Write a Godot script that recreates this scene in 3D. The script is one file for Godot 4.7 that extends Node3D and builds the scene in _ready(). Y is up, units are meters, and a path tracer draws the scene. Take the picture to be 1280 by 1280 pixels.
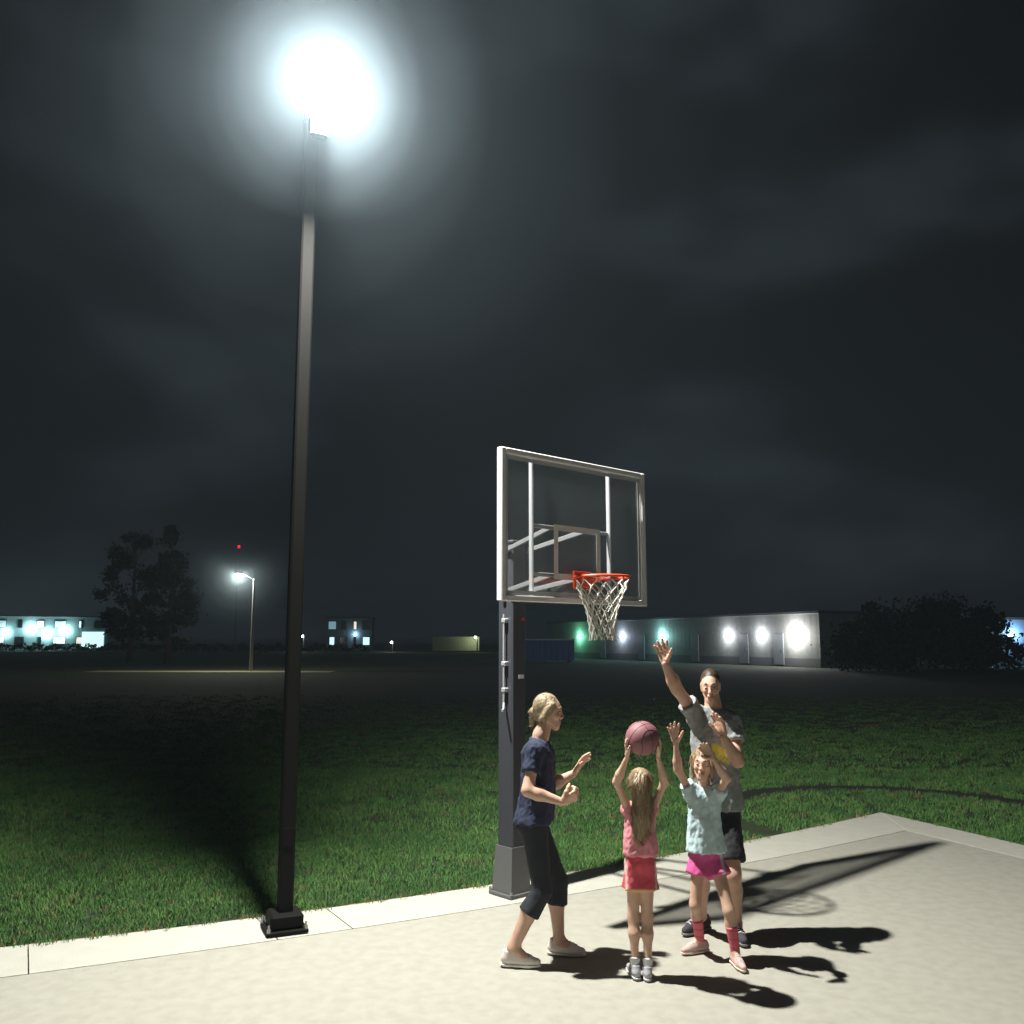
extends Node3D
# A night pick-up game under a court lamp. Metres, y up, the court's top at y = 0, the camera looks along -z.

var mats := {}
var fog_colour := Color(0.84, 0.94, 1.0)

# ---------------------------------------------------------------- smooth bodies
# Tapered capsules joined by a smooth minimum on a grid, meshed as surface nets.
class Field:
	var K := 80.0
	var cell := 0.012
	var bones := []
	var carves := []
	var cuts := []
	var wrinkle := 0.0
	var wrinkle_scale := 14.0

	func _init(cell_size: float, sharp: float) -> void:
		cell = cell_size
		K = sharp

	func bone(a: Vector3, b: Vector3, ra: float, rb: float, m := Basis(), flat := false) -> void:
		bones.append([a, b, ra, rb, m, flat])

	func ball(a: Vector3, r: float, scale := Vector3.ONE) -> void:   # scale: how far it reaches along each axis, times r
		bones.append([a, a, r, r, Basis.from_scale(Vector3.ONE / scale), false])

	func carve(a: Vector3, r: float, scale := Vector3.ONE) -> void:
		carves.append([a, r, scale])

	func cut(p: Vector3, n: Vector3) -> void:
		cuts.append([p, n.normalized()])

	# appends to V, N, C, I
	func mesh_into(d: Dictionary, colour: Callable, xf := Transform3D()) -> void:
		var lo := Vector3(1e9, 1e9, 1e9)
		var hi := -lo
		var marg := minf(4.0 / K, 0.07)
		for b in bones:
			var m: Basis = b[4]
			var grow: float = maxf(b[2], b[3]) * maxf(1.0, 1.0 / minf(minf(m.x.length(), m.y.length()), m.z.length())) + 2.5 * cell
			for e in 2:
				lo = lo.min(b[e] - Vector3.ONE * grow)
				hi = hi.max(b[e] + Vector3.ONE * grow)
		var size := (hi - lo) / cell
		var nx := int(size.x) + 3
		var ny := int(size.y) + 3
		var nz := int(size.z) + 3
		var s := PackedFloat32Array()
		s.resize(nx * ny * nz)
		for b in bones:
			var a: Vector3 = b[0]
			var m: Basis = b[4]
			var ba: Vector3 = m * (b[1] - a)
			var ra: float = b[2]
			var dr: float = b[3] - ra
			var flat: bool = b[5]
			var L := ba.length()
			var inv := 1.0 / maxf(L * L, 1e-9)
			var reach: float = (maxf(ra, ra + dr) + marg) * maxf(1.0, 1.0 / minf(minf(m.x.length(), m.y.length()), m.z.length()))
			var p0: Vector3 = (a.min(b[1]) - Vector3.ONE * reach - lo) / cell
			var p1: Vector3 = (a.max(b[1]) + Vector3.ONE * reach - lo) / cell
			var x0 := maxi(0, int(p0.x))
			var x1 := mini(nx - 1, int(p1.x) + 1)
			var dq := m * Vector3(cell, 0, 0)
			var kk := -K
			for z in range(maxi(0, int(p0.z)), mini(nz - 1, int(p1.z) + 1) + 1):
				for y in range(maxi(0, int(p0.y)), mini(ny - 1, int(p1.y) + 1) + 1):
					var q := m * (lo + Vector3(x0, y, z) * cell - a)
					var i := (z * ny + y) * nx + x0
					for x in range(x0, x1 + 1):
						var t := q.dot(ba) * inv
						var dist: float
						if flat and t > 0.0:
							dist = maxf((q - ba * t).length() - (ra + dr * t), (t - 1.0) * L)
						else:
							t = clampf(t, 0.0, 1.0)
							dist = (q - ba * t).length() - (ra + dr * t)
						if dist < marg:
							s[i] += exp(kk * dist)
						q += dq
						i += 1
		for c in carves:
			var r: float = c[1]
			var sc: Vector3 = c[2]
			var p0: Vector3 = (c[0] - sc * r - Vector3.ONE * marg - lo) / cell
			var p1: Vector3 = (c[0] + sc * r + Vector3.ONE * marg - lo) / cell
			for z in range(maxi(0, int(p0.z)), mini(nz - 1, int(p1.z) + 1) + 1):
				for y in range(maxi(0, int(p0.y)), mini(ny - 1, int(p1.y) + 1) + 1):
					for x in range(maxi(0, int(p0.x)), mini(nx - 1, int(p1.x) + 1) + 1):
						var i := (z * ny + y) * nx + x
						var v: Vector3 = (lo + Vector3(x, y, z) * cell - c[0]) / sc
						s[i] = minf(s[i], exp(K * (v.length() - r)))
		for c in cuts:
			var i := 0
			for z in nz:
				for y in ny:
					for x in nx:
						if s[i] > 0.001:
							s[i] = minf(s[i], exp(-K * (lo + Vector3(x, y, z) * cell - c[0]).dot(c[1])))
						i += 1
		var hi_s := exp(K * cell * 1.9)
		var lo_s := 1.0 / hi_s
		var ids := PackedInt32Array()
		ids.resize(nx * ny * nz)
		ids.fill(-1)
		var sx := 1
		var sy := nx
		var sz := nx * ny
		var V: PackedVector3Array = d.V
		var N: PackedVector3Array = d.N
		var C: PackedColorArray = d.C
		var I: PackedInt32Array = d.I
		var off := [0, 1, nx, nx + 1, sz, sz + 1, sz + nx, sz + nx + 1]
		var noise := FastNoiseLite.new()
		noise.seed = 5
		noise.frequency = 1.0
		var nb := xf.basis.inverse().transposed()
		for z in nz - 1:
			for y in ny - 1:
				var i := (z * ny + y) * nx - 1
				for x in nx - 1:
					i += 1
					var s0 := s[i]
					if s0 < lo_s or s0 > hi_s:
						continue
					var f := [0.0, 0.0, 0.0, 0.0, 0.0, 0.0, 0.0, 0.0]
					var mask := 0
					for c in 8:
						var val := s[i + off[c]]
						f[c] = -log(maxf(val, 1e-9))
						if val > 1.0:
							mask |= 1 << c
					if mask == 0 or mask == 255:
						continue
					var sum := Vector3.ZERO
					var count := 0
					for c in 8:
						for axis in [1, 2, 4]:
							if not c & axis:
								var e: int = c | axis
								if (mask >> c & 1) != (mask >> e & 1):
									var t: float = f[c] / (f[c] - f[e])
									var p := Vector3(c & 1, c >> 1 & 1, c >> 2 & 1)
									if axis == 1: p.x = t
									elif axis == 2: p.y = t
									else: p.z = t
									sum += p
									count += 1
					var g := Vector3(f[1] + f[3] + f[5] + f[7] - f[0] - f[2] - f[4] - f[6], f[2] + f[3] + f[6] + f[7] - f[0] - f[1] - f[4] - f[5], f[4] + f[5] + f[6] + f[7] - f[0] - f[1] - f[2] - f[3]).normalized()
					var at := lo + (Vector3(x, y, z) + sum / count) * cell
					if wrinkle > 0.0:
						var w := at * wrinkle_scale
						at += g * wrinkle * (noise.get_noise_3d(w.x, w.y * 0.45, w.z) + 0.5 * noise.get_noise_3d(w.x * 2.3 + 9.0, w.y * 2.0, w.z * 2.3))
					ids[i] = V.size()
					V.append(xf * at)
					N.append((nb * g).normalized())
					C.append(colour.call(at))
					for axis in 3:
						var e: int = [1, 2, 4][axis]
						if (mask & 1) == (mask >> e & 1):
							continue
						var u: int = [sy, sz, sx][axis]
						var v: int = [sz, sx, sy][axis]
						if i - u - v < 0:
							continue
						var q := [ids[i], ids[i - u], ids[i - u - v], ids[i - v]]
						if q.min() < 0:
							continue
						if mask & 1:
							I.append_array([q[0], q[2], q[1], q[0], q[3], q[2]])
						else:
							I.append_array([q[0], q[1], q[2], q[0], q[2], q[3]])
		d.V = V; d.N = N; d.C = C; d.I = I


func blank() -> Dictionary:
	return {"V": PackedVector3Array(), "N": PackedVector3Array(), "C": PackedColorArray(), "I": PackedInt32Array()}


func commit(called: String, d: Dictionary, m: Material, parent: Node3D, base := Vector3.ZERO, smooth_normals := false) -> MeshInstance3D:
	var V: PackedVector3Array = d.V
	if base != Vector3.ZERO:
		for i in V.size():
			V[i] -= base
	var N: PackedVector3Array = d.N
	if smooth_normals:
		var I: PackedInt32Array = d.I
		var sums := PackedVector3Array()
		sums.resize(V.size())
		for t in range(0, I.size(), 3):
			var n := (V[I[t + 2]] - V[I[t]]).cross(V[I[t + 1]] - V[I[t]])
			for k in 3:
				sums[I[t + k]] += n
		for i in V.size():
			N[i] = sums[i].normalized() if sums[i].length() > 1e-12 else N[i]
	var a := []
	a.resize(Mesh.ARRAY_MAX)
	a[Mesh.ARRAY_VERTEX] = V
	a[Mesh.ARRAY_NORMAL] = N
	a[Mesh.ARRAY_COLOR] = d.C
	a[Mesh.ARRAY_INDEX] = d.I
	var am := ArrayMesh.new()
	am.add_surface_from_arrays(Mesh.PRIMITIVE_TRIANGLES, a)
	return put_mesh(called, am, m, parent)


func put_mesh(called: String, mesh: Mesh, m: Material, parent: Node = null) -> MeshInstance3D:
	var o := MeshInstance3D.new()
	o.name = numbered(called, parent if parent else self)
	o.mesh = mesh
	o.material_override = m
	(parent if parent else self).add_child(o, true)
	return o


func numbered(called: String, parent: Node) -> String:
	if not parent.has_node(called):
		return called
	var k := 1
	while parent.has_node("%s_%03d" % [called, k]):
		k += 1
	return "%s_%03d" % [called, k]


func tag(o: Node3D, label: String, category := "", group := "", kind := "") -> Node3D:
	if label: o.set_meta("label", label)
	if category: o.set_meta("category", category)
	if group: o.set_meta("group", group)
	if kind: o.set_meta("kind", kind)
	return o


func thing(called: String, at: Vector3, label: String, category: String, group := "", turn := 0.0) -> Node3D:
	var o := Node3D.new()
	o.name = numbered(called, self)
	add_child(o)
	o.position = at
	o.rotation.y = turn
	return tag(o, label, category, group)


# ---------------------------------------------------------------- hard shapes
func st_new() -> SurfaceTool:
	var st := SurfaceTool.new()
	st.begin(Mesh.PRIMITIVE_TRIANGLES)
	return st


func tri(st: SurfaceTool, a: Vector3, b: Vector3, c: Vector3, out: Vector3) -> void:
	var n := (b - a).cross(c - a)
	if n.dot(out) > 0.0:
		var t := b
		b = c
		c = t
	var nn := (c - a).cross(b - a).normalized()
	for p in [a, b, c]:
		st.set_normal(nn)
		st.set_uv(Vector2(p.x, p.z))
		st.add_vertex(p)


func quad(st: SurfaceTool, a: Vector3, b: Vector3, c: Vector3, e: Vector3, out: Vector3) -> void:
	tri(st, a, b, c, out)
	tri(st, a, c, e, out)


# a box with chamfered edges, in the frame t
func bx(st: SurfaceTool, t: Transform3D, size: Vector3, ch := 0.0) -> void:
	var h := size / 2.0
	var c := minf(ch, minf(h.x, minf(h.y, h.z)) * 0.9)
	for axis in 3:
		var u := (axis + 1) % 3
		var v := (axis + 2) % 3
		for s in [-1.0, 1.0]:
			var p := []
			for k in [[-1, -1], [1, -1], [1, 1], [-1, 1]]:
				var q := Vector3.ZERO
				q[axis] = s * h[axis]
				q[u] = k[0] * (h[u] - c)
				q[v] = k[1] * (h[v] - c)
				p.append(t * q)
			var n := Vector3.ZERO
			n[axis] = s
			quad(st, p[0], p[1], p[2], p[3], t.basis * n)
			if c <= 0.0:
				continue
			for s2 in [-1.0, 1.0]:          # the chamfer between this axis and the next
				var e := []
				for w in [-1.0, 1.0]:
					var q1 := Vector3.ZERO
					q1[axis] = s * h[axis]; q1[u] = s2 * (h[u] - c); q1[v] = w * (h[v] - c)
					var q2 := Vector3.ZERO
					q2[axis] = s * (h[axis] - c); q2[u] = s2 * h[u]; q2[v] = w * (h[v] - c)
					e.append_array([t * q1, t * q2])
				var n2 := Vector3.ZERO
				n2[axis] = s
				n2[u] = s2
				quad(st, e[0], e[1], e[3], e[2], t.basis * n2)
	if c > 0.0:
		for k in 8:
			var g := Vector3(1 if k & 1 else -1, 1 if k & 2 else -1, 1 if k & 4 else -1)
			tri(st, t * (g * (h - Vector3(0, c, c))), t * (g * (h - Vector3(c, 0, c))), t * (g * (h - Vector3(c, c, 0))), t.basis * g)


func frame(at: Vector3, z: Vector3, up := Vector3.UP) -> Transform3D:   # z: where the local z points
	z = z.normalized()
	var x := up.cross(z).normalized()
	return Transform3D(Basis(x, z.cross(x), z), at)


# a bar of width w and height h from a to b
func bar(st: SurfaceTool, a: Vector3, b: Vector3, w: float, h: float, ch := 0.0, up := Vector3.UP) -> void:
	bx(st, frame((a + b) / 2.0, b - a, up), Vector3(w, h, a.distance_to(b)), ch)


# a round tube along points with radii
func tube(st: SurfaceTool, pts: Array, radii: Variant, sides := 10, closed := false) -> void:
	var rings := []
	var n := pts.size()
	var side := Vector3.ZERO
	for i in n:
		var dir: Vector3 = (pts[(i + 1) % n] - pts[(i - 1 + n) % n]) if closed else pts[mini(i + 1, n - 1)] - pts[maxi(i - 1, 0)]
		dir = dir.normalized()
		if side == Vector3.ZERO:
			side = dir.cross(Vector3.UP if absf(dir.y) < 0.9 else Vector3.RIGHT).normalized()
		side = (side - dir * side.dot(dir)).normalized()
		var up := dir.cross(side)
		var r: float = radii[i] if radii is Array else radii
		var ring := []
		for k in sides:
			var a := TAU * k / sides
			ring.append([pts[i] + (side * cos(a) + up * sin(a)) * r, side * cos(a) + up * sin(a)])
		rings.append(ring)
	for i in (n if closed else n - 1):
		var p: Array = rings[i]
		var q: Array = rings[(i + 1) % n]
		for k in sides:
			var l := (k + 1) % sides
			for v in [p[k], q[k], q[l], p[k], q[l], p[l]]:
				st.set_normal(v[1])
				st.set_uv(Vector2.ZERO)
				st.add_vertex(v[0])
	if not closed:
		for e in [[0, -1.0], [n - 1, 1.0]]:
			var ring: Array = rings[e[0]]
			var dir: Vector3 = (pts[e[0]] - pts[1 if e[0] == 0 else n - 2]).normalized()
			for k in range(1, sides - 1):
				tri(st, ring[0][0], ring[k][0], ring[k + 1][0], dir)


# a flat slab: polygon (x, z) from y0 up to y1
func slab(st: SurfaceTool, poly: PackedVector2Array, y0: float, y1: float, ch := 0.006) -> void:
	var inner := PackedVector2Array()
	var shrunk := Geometry2D.offset_polygon(poly, -ch)
	inner = shrunk[0] if shrunk.size() == 1 and shrunk[0].size() == poly.size() else poly
	# match the start of the shrunk outline to the outline
	var best := 0
	for k in inner.size():
		if inner[k].distance_to(poly[0]) < inner[best].distance_to(poly[0]):
			best = k
	var top := PackedVector2Array()
	for k in inner.size():
		top.append(inner[(best + k) % inner.size()])
	if top.size() > 2 and (Geometry2D.is_polygon_clockwise(top) != Geometry2D.is_polygon_clockwise(poly)):
		top = poly
	var idx := Geometry2D.triangulate_polygon(top)
	for t in range(0, idx.size(), 3):
		var p := []
		for k in 3:
			p.append(Vector3(top[idx[t + k]].x, y1, top[idx[t + k]].y))
		tri(st, p[0], p[1], p[2], Vector3.UP)
	var mid := Vector2.ZERO
	for p in poly:
		mid += p / poly.size()
	for k in poly.size():
		var l := (k + 1) % poly.size()
		var a := Vector3(poly[k].x, y1 - ch, poly[k].y)
		var b := Vector3(poly[l].x, y1 - ch, poly[l].y)
		var edge := b - a
		var out := Vector3(edge.z, 0, -edge.x)
		if out.dot(Vector3(mid.x, 0, mid.y) - a) > 0.0:
			out = -out
		quad(st, Vector3(top[k].x, y1, top[k].y), Vector3(top[l].x, y1, top[l].y), b, a, out + Vector3.UP * out.length())
		quad(st, a, b, Vector3(b.x, y0, b.z), Vector3(a.x, y0, a.z), out)


func done(called: String, st: SurfaceTool, m: Material, parent: Node = null) -> MeshInstance3D:
	return put_mesh(called, st.commit(), m, parent)


# ---------------------------------------------------------------- materials
func lin(r: float, g: float, b: float) -> Color:     # a real-world base colour as the sRGB colour that Godot wants
	return Color(r, g, b).linear_to_srgb()


func plain(r: float, g: float, b: float, rough := 0.7, metal := 0.0) -> StandardMaterial3D:
	var m := StandardMaterial3D.new()
	m.albedo_color = lin(r, g, b)
	m.roughness = rough
	m.metallic = metal
	return m


func painted(rough := 0.8) -> StandardMaterial3D:    # coloured by its vertices
	var m := StandardMaterial3D.new()
	m.vertex_color_use_as_albedo = true
	m.roughness = rough
	return m


func noise_tex(freq: float, ramp: Array, seed_: int, size := 512, octaves := 5) -> NoiseTexture2D:
	var n := FastNoiseLite.new()
	n.seed = seed_
	n.frequency = freq
	n.fractal_octaves = octaves
	var t := NoiseTexture2D.new()
	t.width = size
	t.height = size
	t.seamless = true
	t.noise = n
	if ramp:
		var g := Gradient.new()
		g.offsets = PackedFloat32Array(ramp.map(func(r): return r[0]))
		g.colors = PackedColorArray(ramp.map(func(r): return r[1]))
		t.color_ramp = g
	return t


func mottled(ramp: Array, freq: float, scale: float, seed_: int, rough := 0.85, bump := 0.0, bump_freq := 0.08) -> StandardMaterial3D:
	var m := StandardMaterial3D.new()
	m.albedo_texture = noise_tex(freq, ramp, seed_)
	m.uv1_triplanar = true
	m.uv1_world_triplanar = true
	m.uv1_scale = Vector3.ONE * scale
	m.roughness = rough
	if bump > 0.0:
		m.heightmap_enabled = true
		m.heightmap_scale = bump
		m.heightmap_texture = noise_tex(bump_freq, [], seed_ + 50)
	return m


func glow(r: float, g: float, b: float, energy: float) -> StandardMaterial3D:
	var m := StandardMaterial3D.new()
	m.albedo_color = Color(0.9, 0.9, 0.9)
	m.emission_enabled = true
	m.emission = Color(r, g, b)
	m.emission_energy_multiplier = energy
	return m


func lamp_light(parent: Node3D, at: Vector3, colour: Color, energy: float, size: float) -> OmniLight3D:
	var l := OmniLight3D.new()
	l.name = "lamp_light"
	parent.add_child(l, true)
	l.position = at
	l.light_color = colour
	l.light_energy = energy
	l.light_size = size
	l.omni_range = 250.0
	l.omni_attenuation = 2.0
	l.shadow_enabled = true
	return l


# ---------------------------------------------------------------- people
func hand(d: Dictionary, wrist: Vector3, dir: Vector3, palm: Vector3, side: float, k: float, curl: Array, spread: float, skin: Callable, thumb_out := 0.7) -> void:
	# local: y along the fingers, z out of the palm, x towards the thumb of a right hand
	var y := dir.normalized()
	var z := (palm - y * palm.dot(y)).normalized()
	var xf := Transform3D(Basis(y.cross(z), y, z).scaled_local(Vector3.ONE * k), wrist)
	var f := Field.new(0.0045, 260.0)
	var flat := Basis.from_scale(Vector3(1, 1, 1.25))
	var base := [0.030, 0.010, -0.011, -0.030]
	var top := [0.092, 0.096, 0.091, 0.082]
	var long := [0.074, 0.083, 0.076, 0.060]
	f.bone(Vector3(0, -0.012, 0), Vector3(0, 0.02, 0), 0.021, 0.021, Basis.from_scale(Vector3(0.9, 1, 1.2)))
	for i in 4:
		var root := Vector3(base[i] * side, top[i], 0)
		f.bone(Vector3(base[i] * 0.55 * side, 0.02, 0), root, 0.0165, 0.0125, flat)
		var lean := -(i - 1.4) * spread
		var p := root
		var bend := 0.0
		for j in 3:
			bend += curl[i + 1] * [0.8, 1.1, 0.8][j]
			var dv := Vector3(sin(lean) * side * cos(bend), cos(lean) * cos(bend), sin(bend))
			var q: Vector3 = p + dv * long[i] * [0.45, 0.31, 0.24][j]
			f.bone(p, q, [0.0105, 0.0098, 0.0088][j], [0.0098, 0.0088, 0.0074][j])
			p = q
	var t0 := Vector3(0.022 * side, 0.022, 0.006)
	var td := Vector3(sin(thumb_out) * side, cos(thumb_out), 0.25).normalized()
	var t1 := t0 + td * 0.040
	var td2 := (td + Vector3(-0.35 * side * curl[0], 0.25, 0.7 * curl[0])).normalized()
	var t2 := t1 + td2 * 0.032
	var t3 := t2 + (td2 + Vector3(-0.2 * side * curl[0], 0.1, 0.5 * curl[0])).normalized() * 0.026
	f.bone(t0, t1, 0.016, 0.0125)
	f.bone(t1, t2, 0.0122, 0.0108)
	f.bone(t2, t3, 0.0108, 0.0085)
	f.mesh_into(d, skin, xf)


# the head's own frame: y up, z to the face, x to the person's left; 0.225 high before the scale k
func head_frame(at: Vector3, face: Vector3, up: Vector3, k: float, wide := 0.88) -> Transform3D:
	var t := frame(at, face, up)
	t.basis = Basis.from_scale(Vector3(wide, 1, 1)) * t.basis.scaled_local(Vector3.ONE * k)
	return t


func head(d: Dictionary, xf: Transform3D, tone: Color, lips: Color, child: float) -> void:
	var f := Field.new(0.0045, 190.0)
	f.ball(Vector3(0, 0.030, -0.018), 0.083, Vector3(0.88, 0.98, 1.13))
	f.ball(Vector3(0, 0.020, 0.022), 0.066, Vector3(0.98, 1.0, 1.0))
	f.bone(Vector3(0, -0.020, 0.026), Vector3(0, -0.072, 0.050), 0.056, 0.033 + 0.004 * child)
	f.bone(Vector3(0.040, -0.040, 0.008), Vector3(0.018, -0.078, 0.048), 0.022, 0.018)
	f.bone(Vector3(-0.040, -0.040, 0.008), Vector3(-0.018, -0.078, 0.048), 0.022, 0.018)
	f.ball(Vector3(0, -0.088, 0.062), 0.017)
	for s in [-1.0, 1.0]:
		f.ball(Vector3(0.036 * s, -0.014, 0.060), 0.022 + 0.004 * child)
		f.bone(Vector3(0.014 * s, 0.028, 0.083), Vector3(0.038 * s, 0.027, 0.070), 0.0085, 0.007)
		f.bone(Vector3(0.072 * s, 0.014, -0.012), Vector3(0.070 * s, -0.020, -0.004), 0.017, 0.011, Basis.from_scale(Vector3(2.0, 1, 1)))
		f.ball(Vector3(0.010 * s, -0.024, 0.094), 0.0068)
		f.carve(Vector3(0.031 * s, 0.008, 0.097), 0.013, Vector3(1.15, 0.85, 0.8))
	f.bone(Vector3(0, 0.016, 0.086), Vector3(0, -0.021, 0.102 - 0.006 * child), 0.0085, 0.0105 - 0.001 * child)
	f.bone(Vector3(-0.016, -0.0475, 0.083), Vector3(0.016, -0.0475, 0.083), 0.0065, 0.0065)
	f.bone(Vector3(-0.013, -0.0585, 0.082), Vector3(0.013, -0.0585, 0.082), 0.0072, 0.0072)
	f.bone(Vector3(0, -0.05, -0.022), Vector3(0, -0.13, -0.036), 0.046 - 0.006 * child, 0.046 - 0.006 * child)
	f.mesh_into(d, func(p: Vector3) -> Color:
		var c := tone
		if absf(p.y + 0.053) < 0.0105 and absf(p.x) < 0.024 and p.z > 0.075:
			c = tone.lerp(lips, 0.45)
			if absf(p.y + 0.0532) < 0.0022:
				c = lips * 0.6
		elif p.z > 0.04:
			var cheek := clampf(1.0 - Vector2(absf(p.x) - 0.038, p.y + 0.018).length() / 0.025, 0.0, 1.0)
			c = tone.lerp(Color(tone.r * 1.04, tone.g * 0.80, tone.b * 0.76), 0.55 * cheek)
		return c, xf)


func face_parts(parent: Node3D, base: Vector3, xf: Transform3D, brow: Color, iris: Color) -> void:
	for s in [-1.0, 1.0]:
		var d := blank()
		var f := Field.new(0.0022, 500.0)
		f.ball(Vector3(0.031 * s, 0.008, 0.0795), 0.0112, Vector3(1.15, 0.75, 1.0))
		f.mesh_into(d, func(p: Vector3) -> Color:
			var r := Vector2(p.x - 0.031 * s, p.y - 0.008).length()
			if p.y > 0.0120: return Color(0.42, 0.24, 0.17)
			return Color(0.01, 0.01, 0.01) if r < 0.0028 else iris if r < 0.0058 else Color(0.50, 0.47, 0.44), xf)
		commit("eye", d, mats.eye, parent, base)
		d = blank()
		f = Field.new(0.0028, 420.0)
		f.bone(Vector3(0.014 * s, 0.030, 0.0905), Vector3(0.030 * s, 0.035, 0.0865), 0.0038, 0.0036)
		f.bone(Vector3(0.030 * s, 0.035, 0.0865), Vector3(0.045 * s, 0.030, 0.074), 0.0036, 0.0025)
		f.mesh_into(d, func(_p): return brow, xf)
		commit("eyebrow", d, mats.hair, parent, base)


func hair_colour(a: Color, b: Color, fine: float) -> Callable:
	var n := FastNoiseLite.new()
	n.seed = 11
	n.frequency = 1.0
	return func(p: Vector3) -> Color:
		var v := 0.5 + 0.6 * n.get_noise_3d(p.x * fine, p.y * fine * 0.12, p.z * fine) + 0.25 * n.get_noise_3d(p.x * fine * 2.7, p.y * fine * 0.2, p.z * fine * 2.7)
		return a.lerp(b, clampf(v, 0.0, 1.0))


# fine locks that lift off a hair mesh; flow(p) says which way the hair lies there
func strands(parent: MeshInstance3D, count: int, length: float, width: float, seed_: int, flow: Callable) -> void:
	var a := parent.mesh.surface_get_arrays(0)
	var V: PackedVector3Array = a[Mesh.ARRAY_VERTEX]
	var N: PackedVector3Array = a[Mesh.ARRAY_NORMAL]
	var C: PackedColorArray = a[Mesh.ARRAY_COLOR]
	var rng := RandomNumberGenerator.new()
	rng.seed = seed_
	var d := blank()
	for k in count:
		var i := rng.randi() % V.size()
		var n := N[i]
		var dir: Vector3 = flow.call(V[i]) + Vector3(rng.randfn(), rng.randfn(), rng.randfn()) * 0.16
		dir = (dir - n * dir.dot(n) * 0.96).normalized()
		var side := dir.cross(n).normalized() * width * rng.randf_range(0.6, 1.3)
		var l := length * rng.randf_range(0.5, 1.2)
		var shade := C[i] * rng.randf_range(0.6, 1.35)
		shade.a = 1.0
		var p0 := V[i] - n * 0.002
		var p1 := V[i] + dir * l * 0.5 + n * 0.003
		var p2 := V[i] + dir * l - n * 0.004 * rng.randf()
		var at: int = d.V.size()
		d.V.append_array([p0 - side, p0 + side, p1 - side * 0.8, p1 + side * 0.8, p2])
		d.N.append_array([n, n, n, n, n])
		d.C.append_array([shade, shade, shade, shade, shade])
		d.I.append_array([at, at + 2, at + 1, at + 1, at + 2, at + 3, at + 2, at + 4, at + 3])
	var o := commit("hair_strands", d, mats.hair, parent)
	o.set_meta("kind", "stuff")


func skin_tone(c: Color) -> Callable:
	var n := FastNoiseLite.new()
	n.seed = 19
	n.frequency = 1.0
	return func(p: Vector3) -> Color:
		var v := 0.10 * n.get_noise_3d(p.x * 22.0, p.y * 22.0, p.z * 22.0) + 0.07 * n.get_noise_3d(p.x * 90.0, p.y * 90.0, p.z * 90.0)
		return Color(c.r * (1.0 + v * 0.7), c.g * (1.0 + v * 1.3), c.b * (1.0 + v * 1.4))


func even(c: Color) -> Callable:
	return func(_p): return c


func shoe(parent: Node3D, base: Vector3, ankle: Vector3, toe: Vector3, k: float, upper: Color, sole: Color) -> void:
	# the toe's direction on the ground; the shoe's length is 0.27 k
	var dir := Vector3(toe.x - ankle.x, 0, toe.z - ankle.z).normalized()
	var xf := Transform3D(frame(Vector3(ankle.x, 0, ankle.z), dir).basis.scaled_local(Vector3(0.9 * k, k, k)), Vector3(ankle.x, 0.004, ankle.z))
	var d := blank()
	var f := Field.new(0.006, 170.0)
	f.bone(Vector3(0, 0.045, -0.045), Vector3(0.004, 0.040, 0.10), 0.036, 0.037)
	f.bone(Vector3(0.004, 0.042, 0.08), Vector3(0.010, 0.034, 0.155), 0.037, 0.027, Basis.from_scale(Vector3(1, 1.15, 1)))
	f.bone(Vector3(0, 0.06, -0.035), Vector3(0, 0.098, -0.025), 0.037, 0.037, Basis(), true)
	f.bone(Vector3(0, 0.075, 0.01), Vector3(0.003, 0.05, 0.09), 0.033, 0.030)
	f.cut(Vector3(0, 0.016, 0), Vector3(0, -1, 0))
	f.mesh_into(d, even(upper), xf)
	var o := commit("shoe", d, mats.cloth, parent, base)
	d = blank()
	f = Field.new(0.006, 200.0)
	f.bone(Vector3(0, 0.016, -0.048), Vector3(0.005, 0.016, 0.10), 0.040, 0.043, Basis.from_scale(Vector3(1, 2.0, 1)))
	f.bone(Vector3(0.005, 0.016, 0.09), Vector3(0.011, 0.016, 0.155), 0.042, 0.032, Basis.from_scale(Vector3(1, 2.0, 1)))
	f.cut(Vector3(0, 0.022, 0), Vector3.UP)
	f.cut(Vector3(0, 0.0, 0), Vector3.DOWN)
	f.mesh_into(d, even(sole), xf)
	commit("sole", d, mats.cloth, o, base)
	d = blank()
	f = Field.new(0.0035, 500.0)
	for i in 4:
		var z := 0.045 + 0.022 * i
		var y := 0.094 - 0.0085 * i
		f.bone(Vector3(-0.024, y, z), Vector3(0, y + 0.007, z + 0.004), 0.0042, 0.0042)
		f.bone(Vector3(0, y + 0.007, z + 0.004), Vector3(0.024, y, z + 0.008), 0.0042, 0.0042)
	f.mesh_into(d, even(Color(0.6, 0.6, 0.6)), xf)
	commit("lace", d, mats.cloth, o, base)


func lerp3(a: Vector3, b: Vector3, t: float) -> Vector3:
	return a.lerp(b, t)


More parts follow.
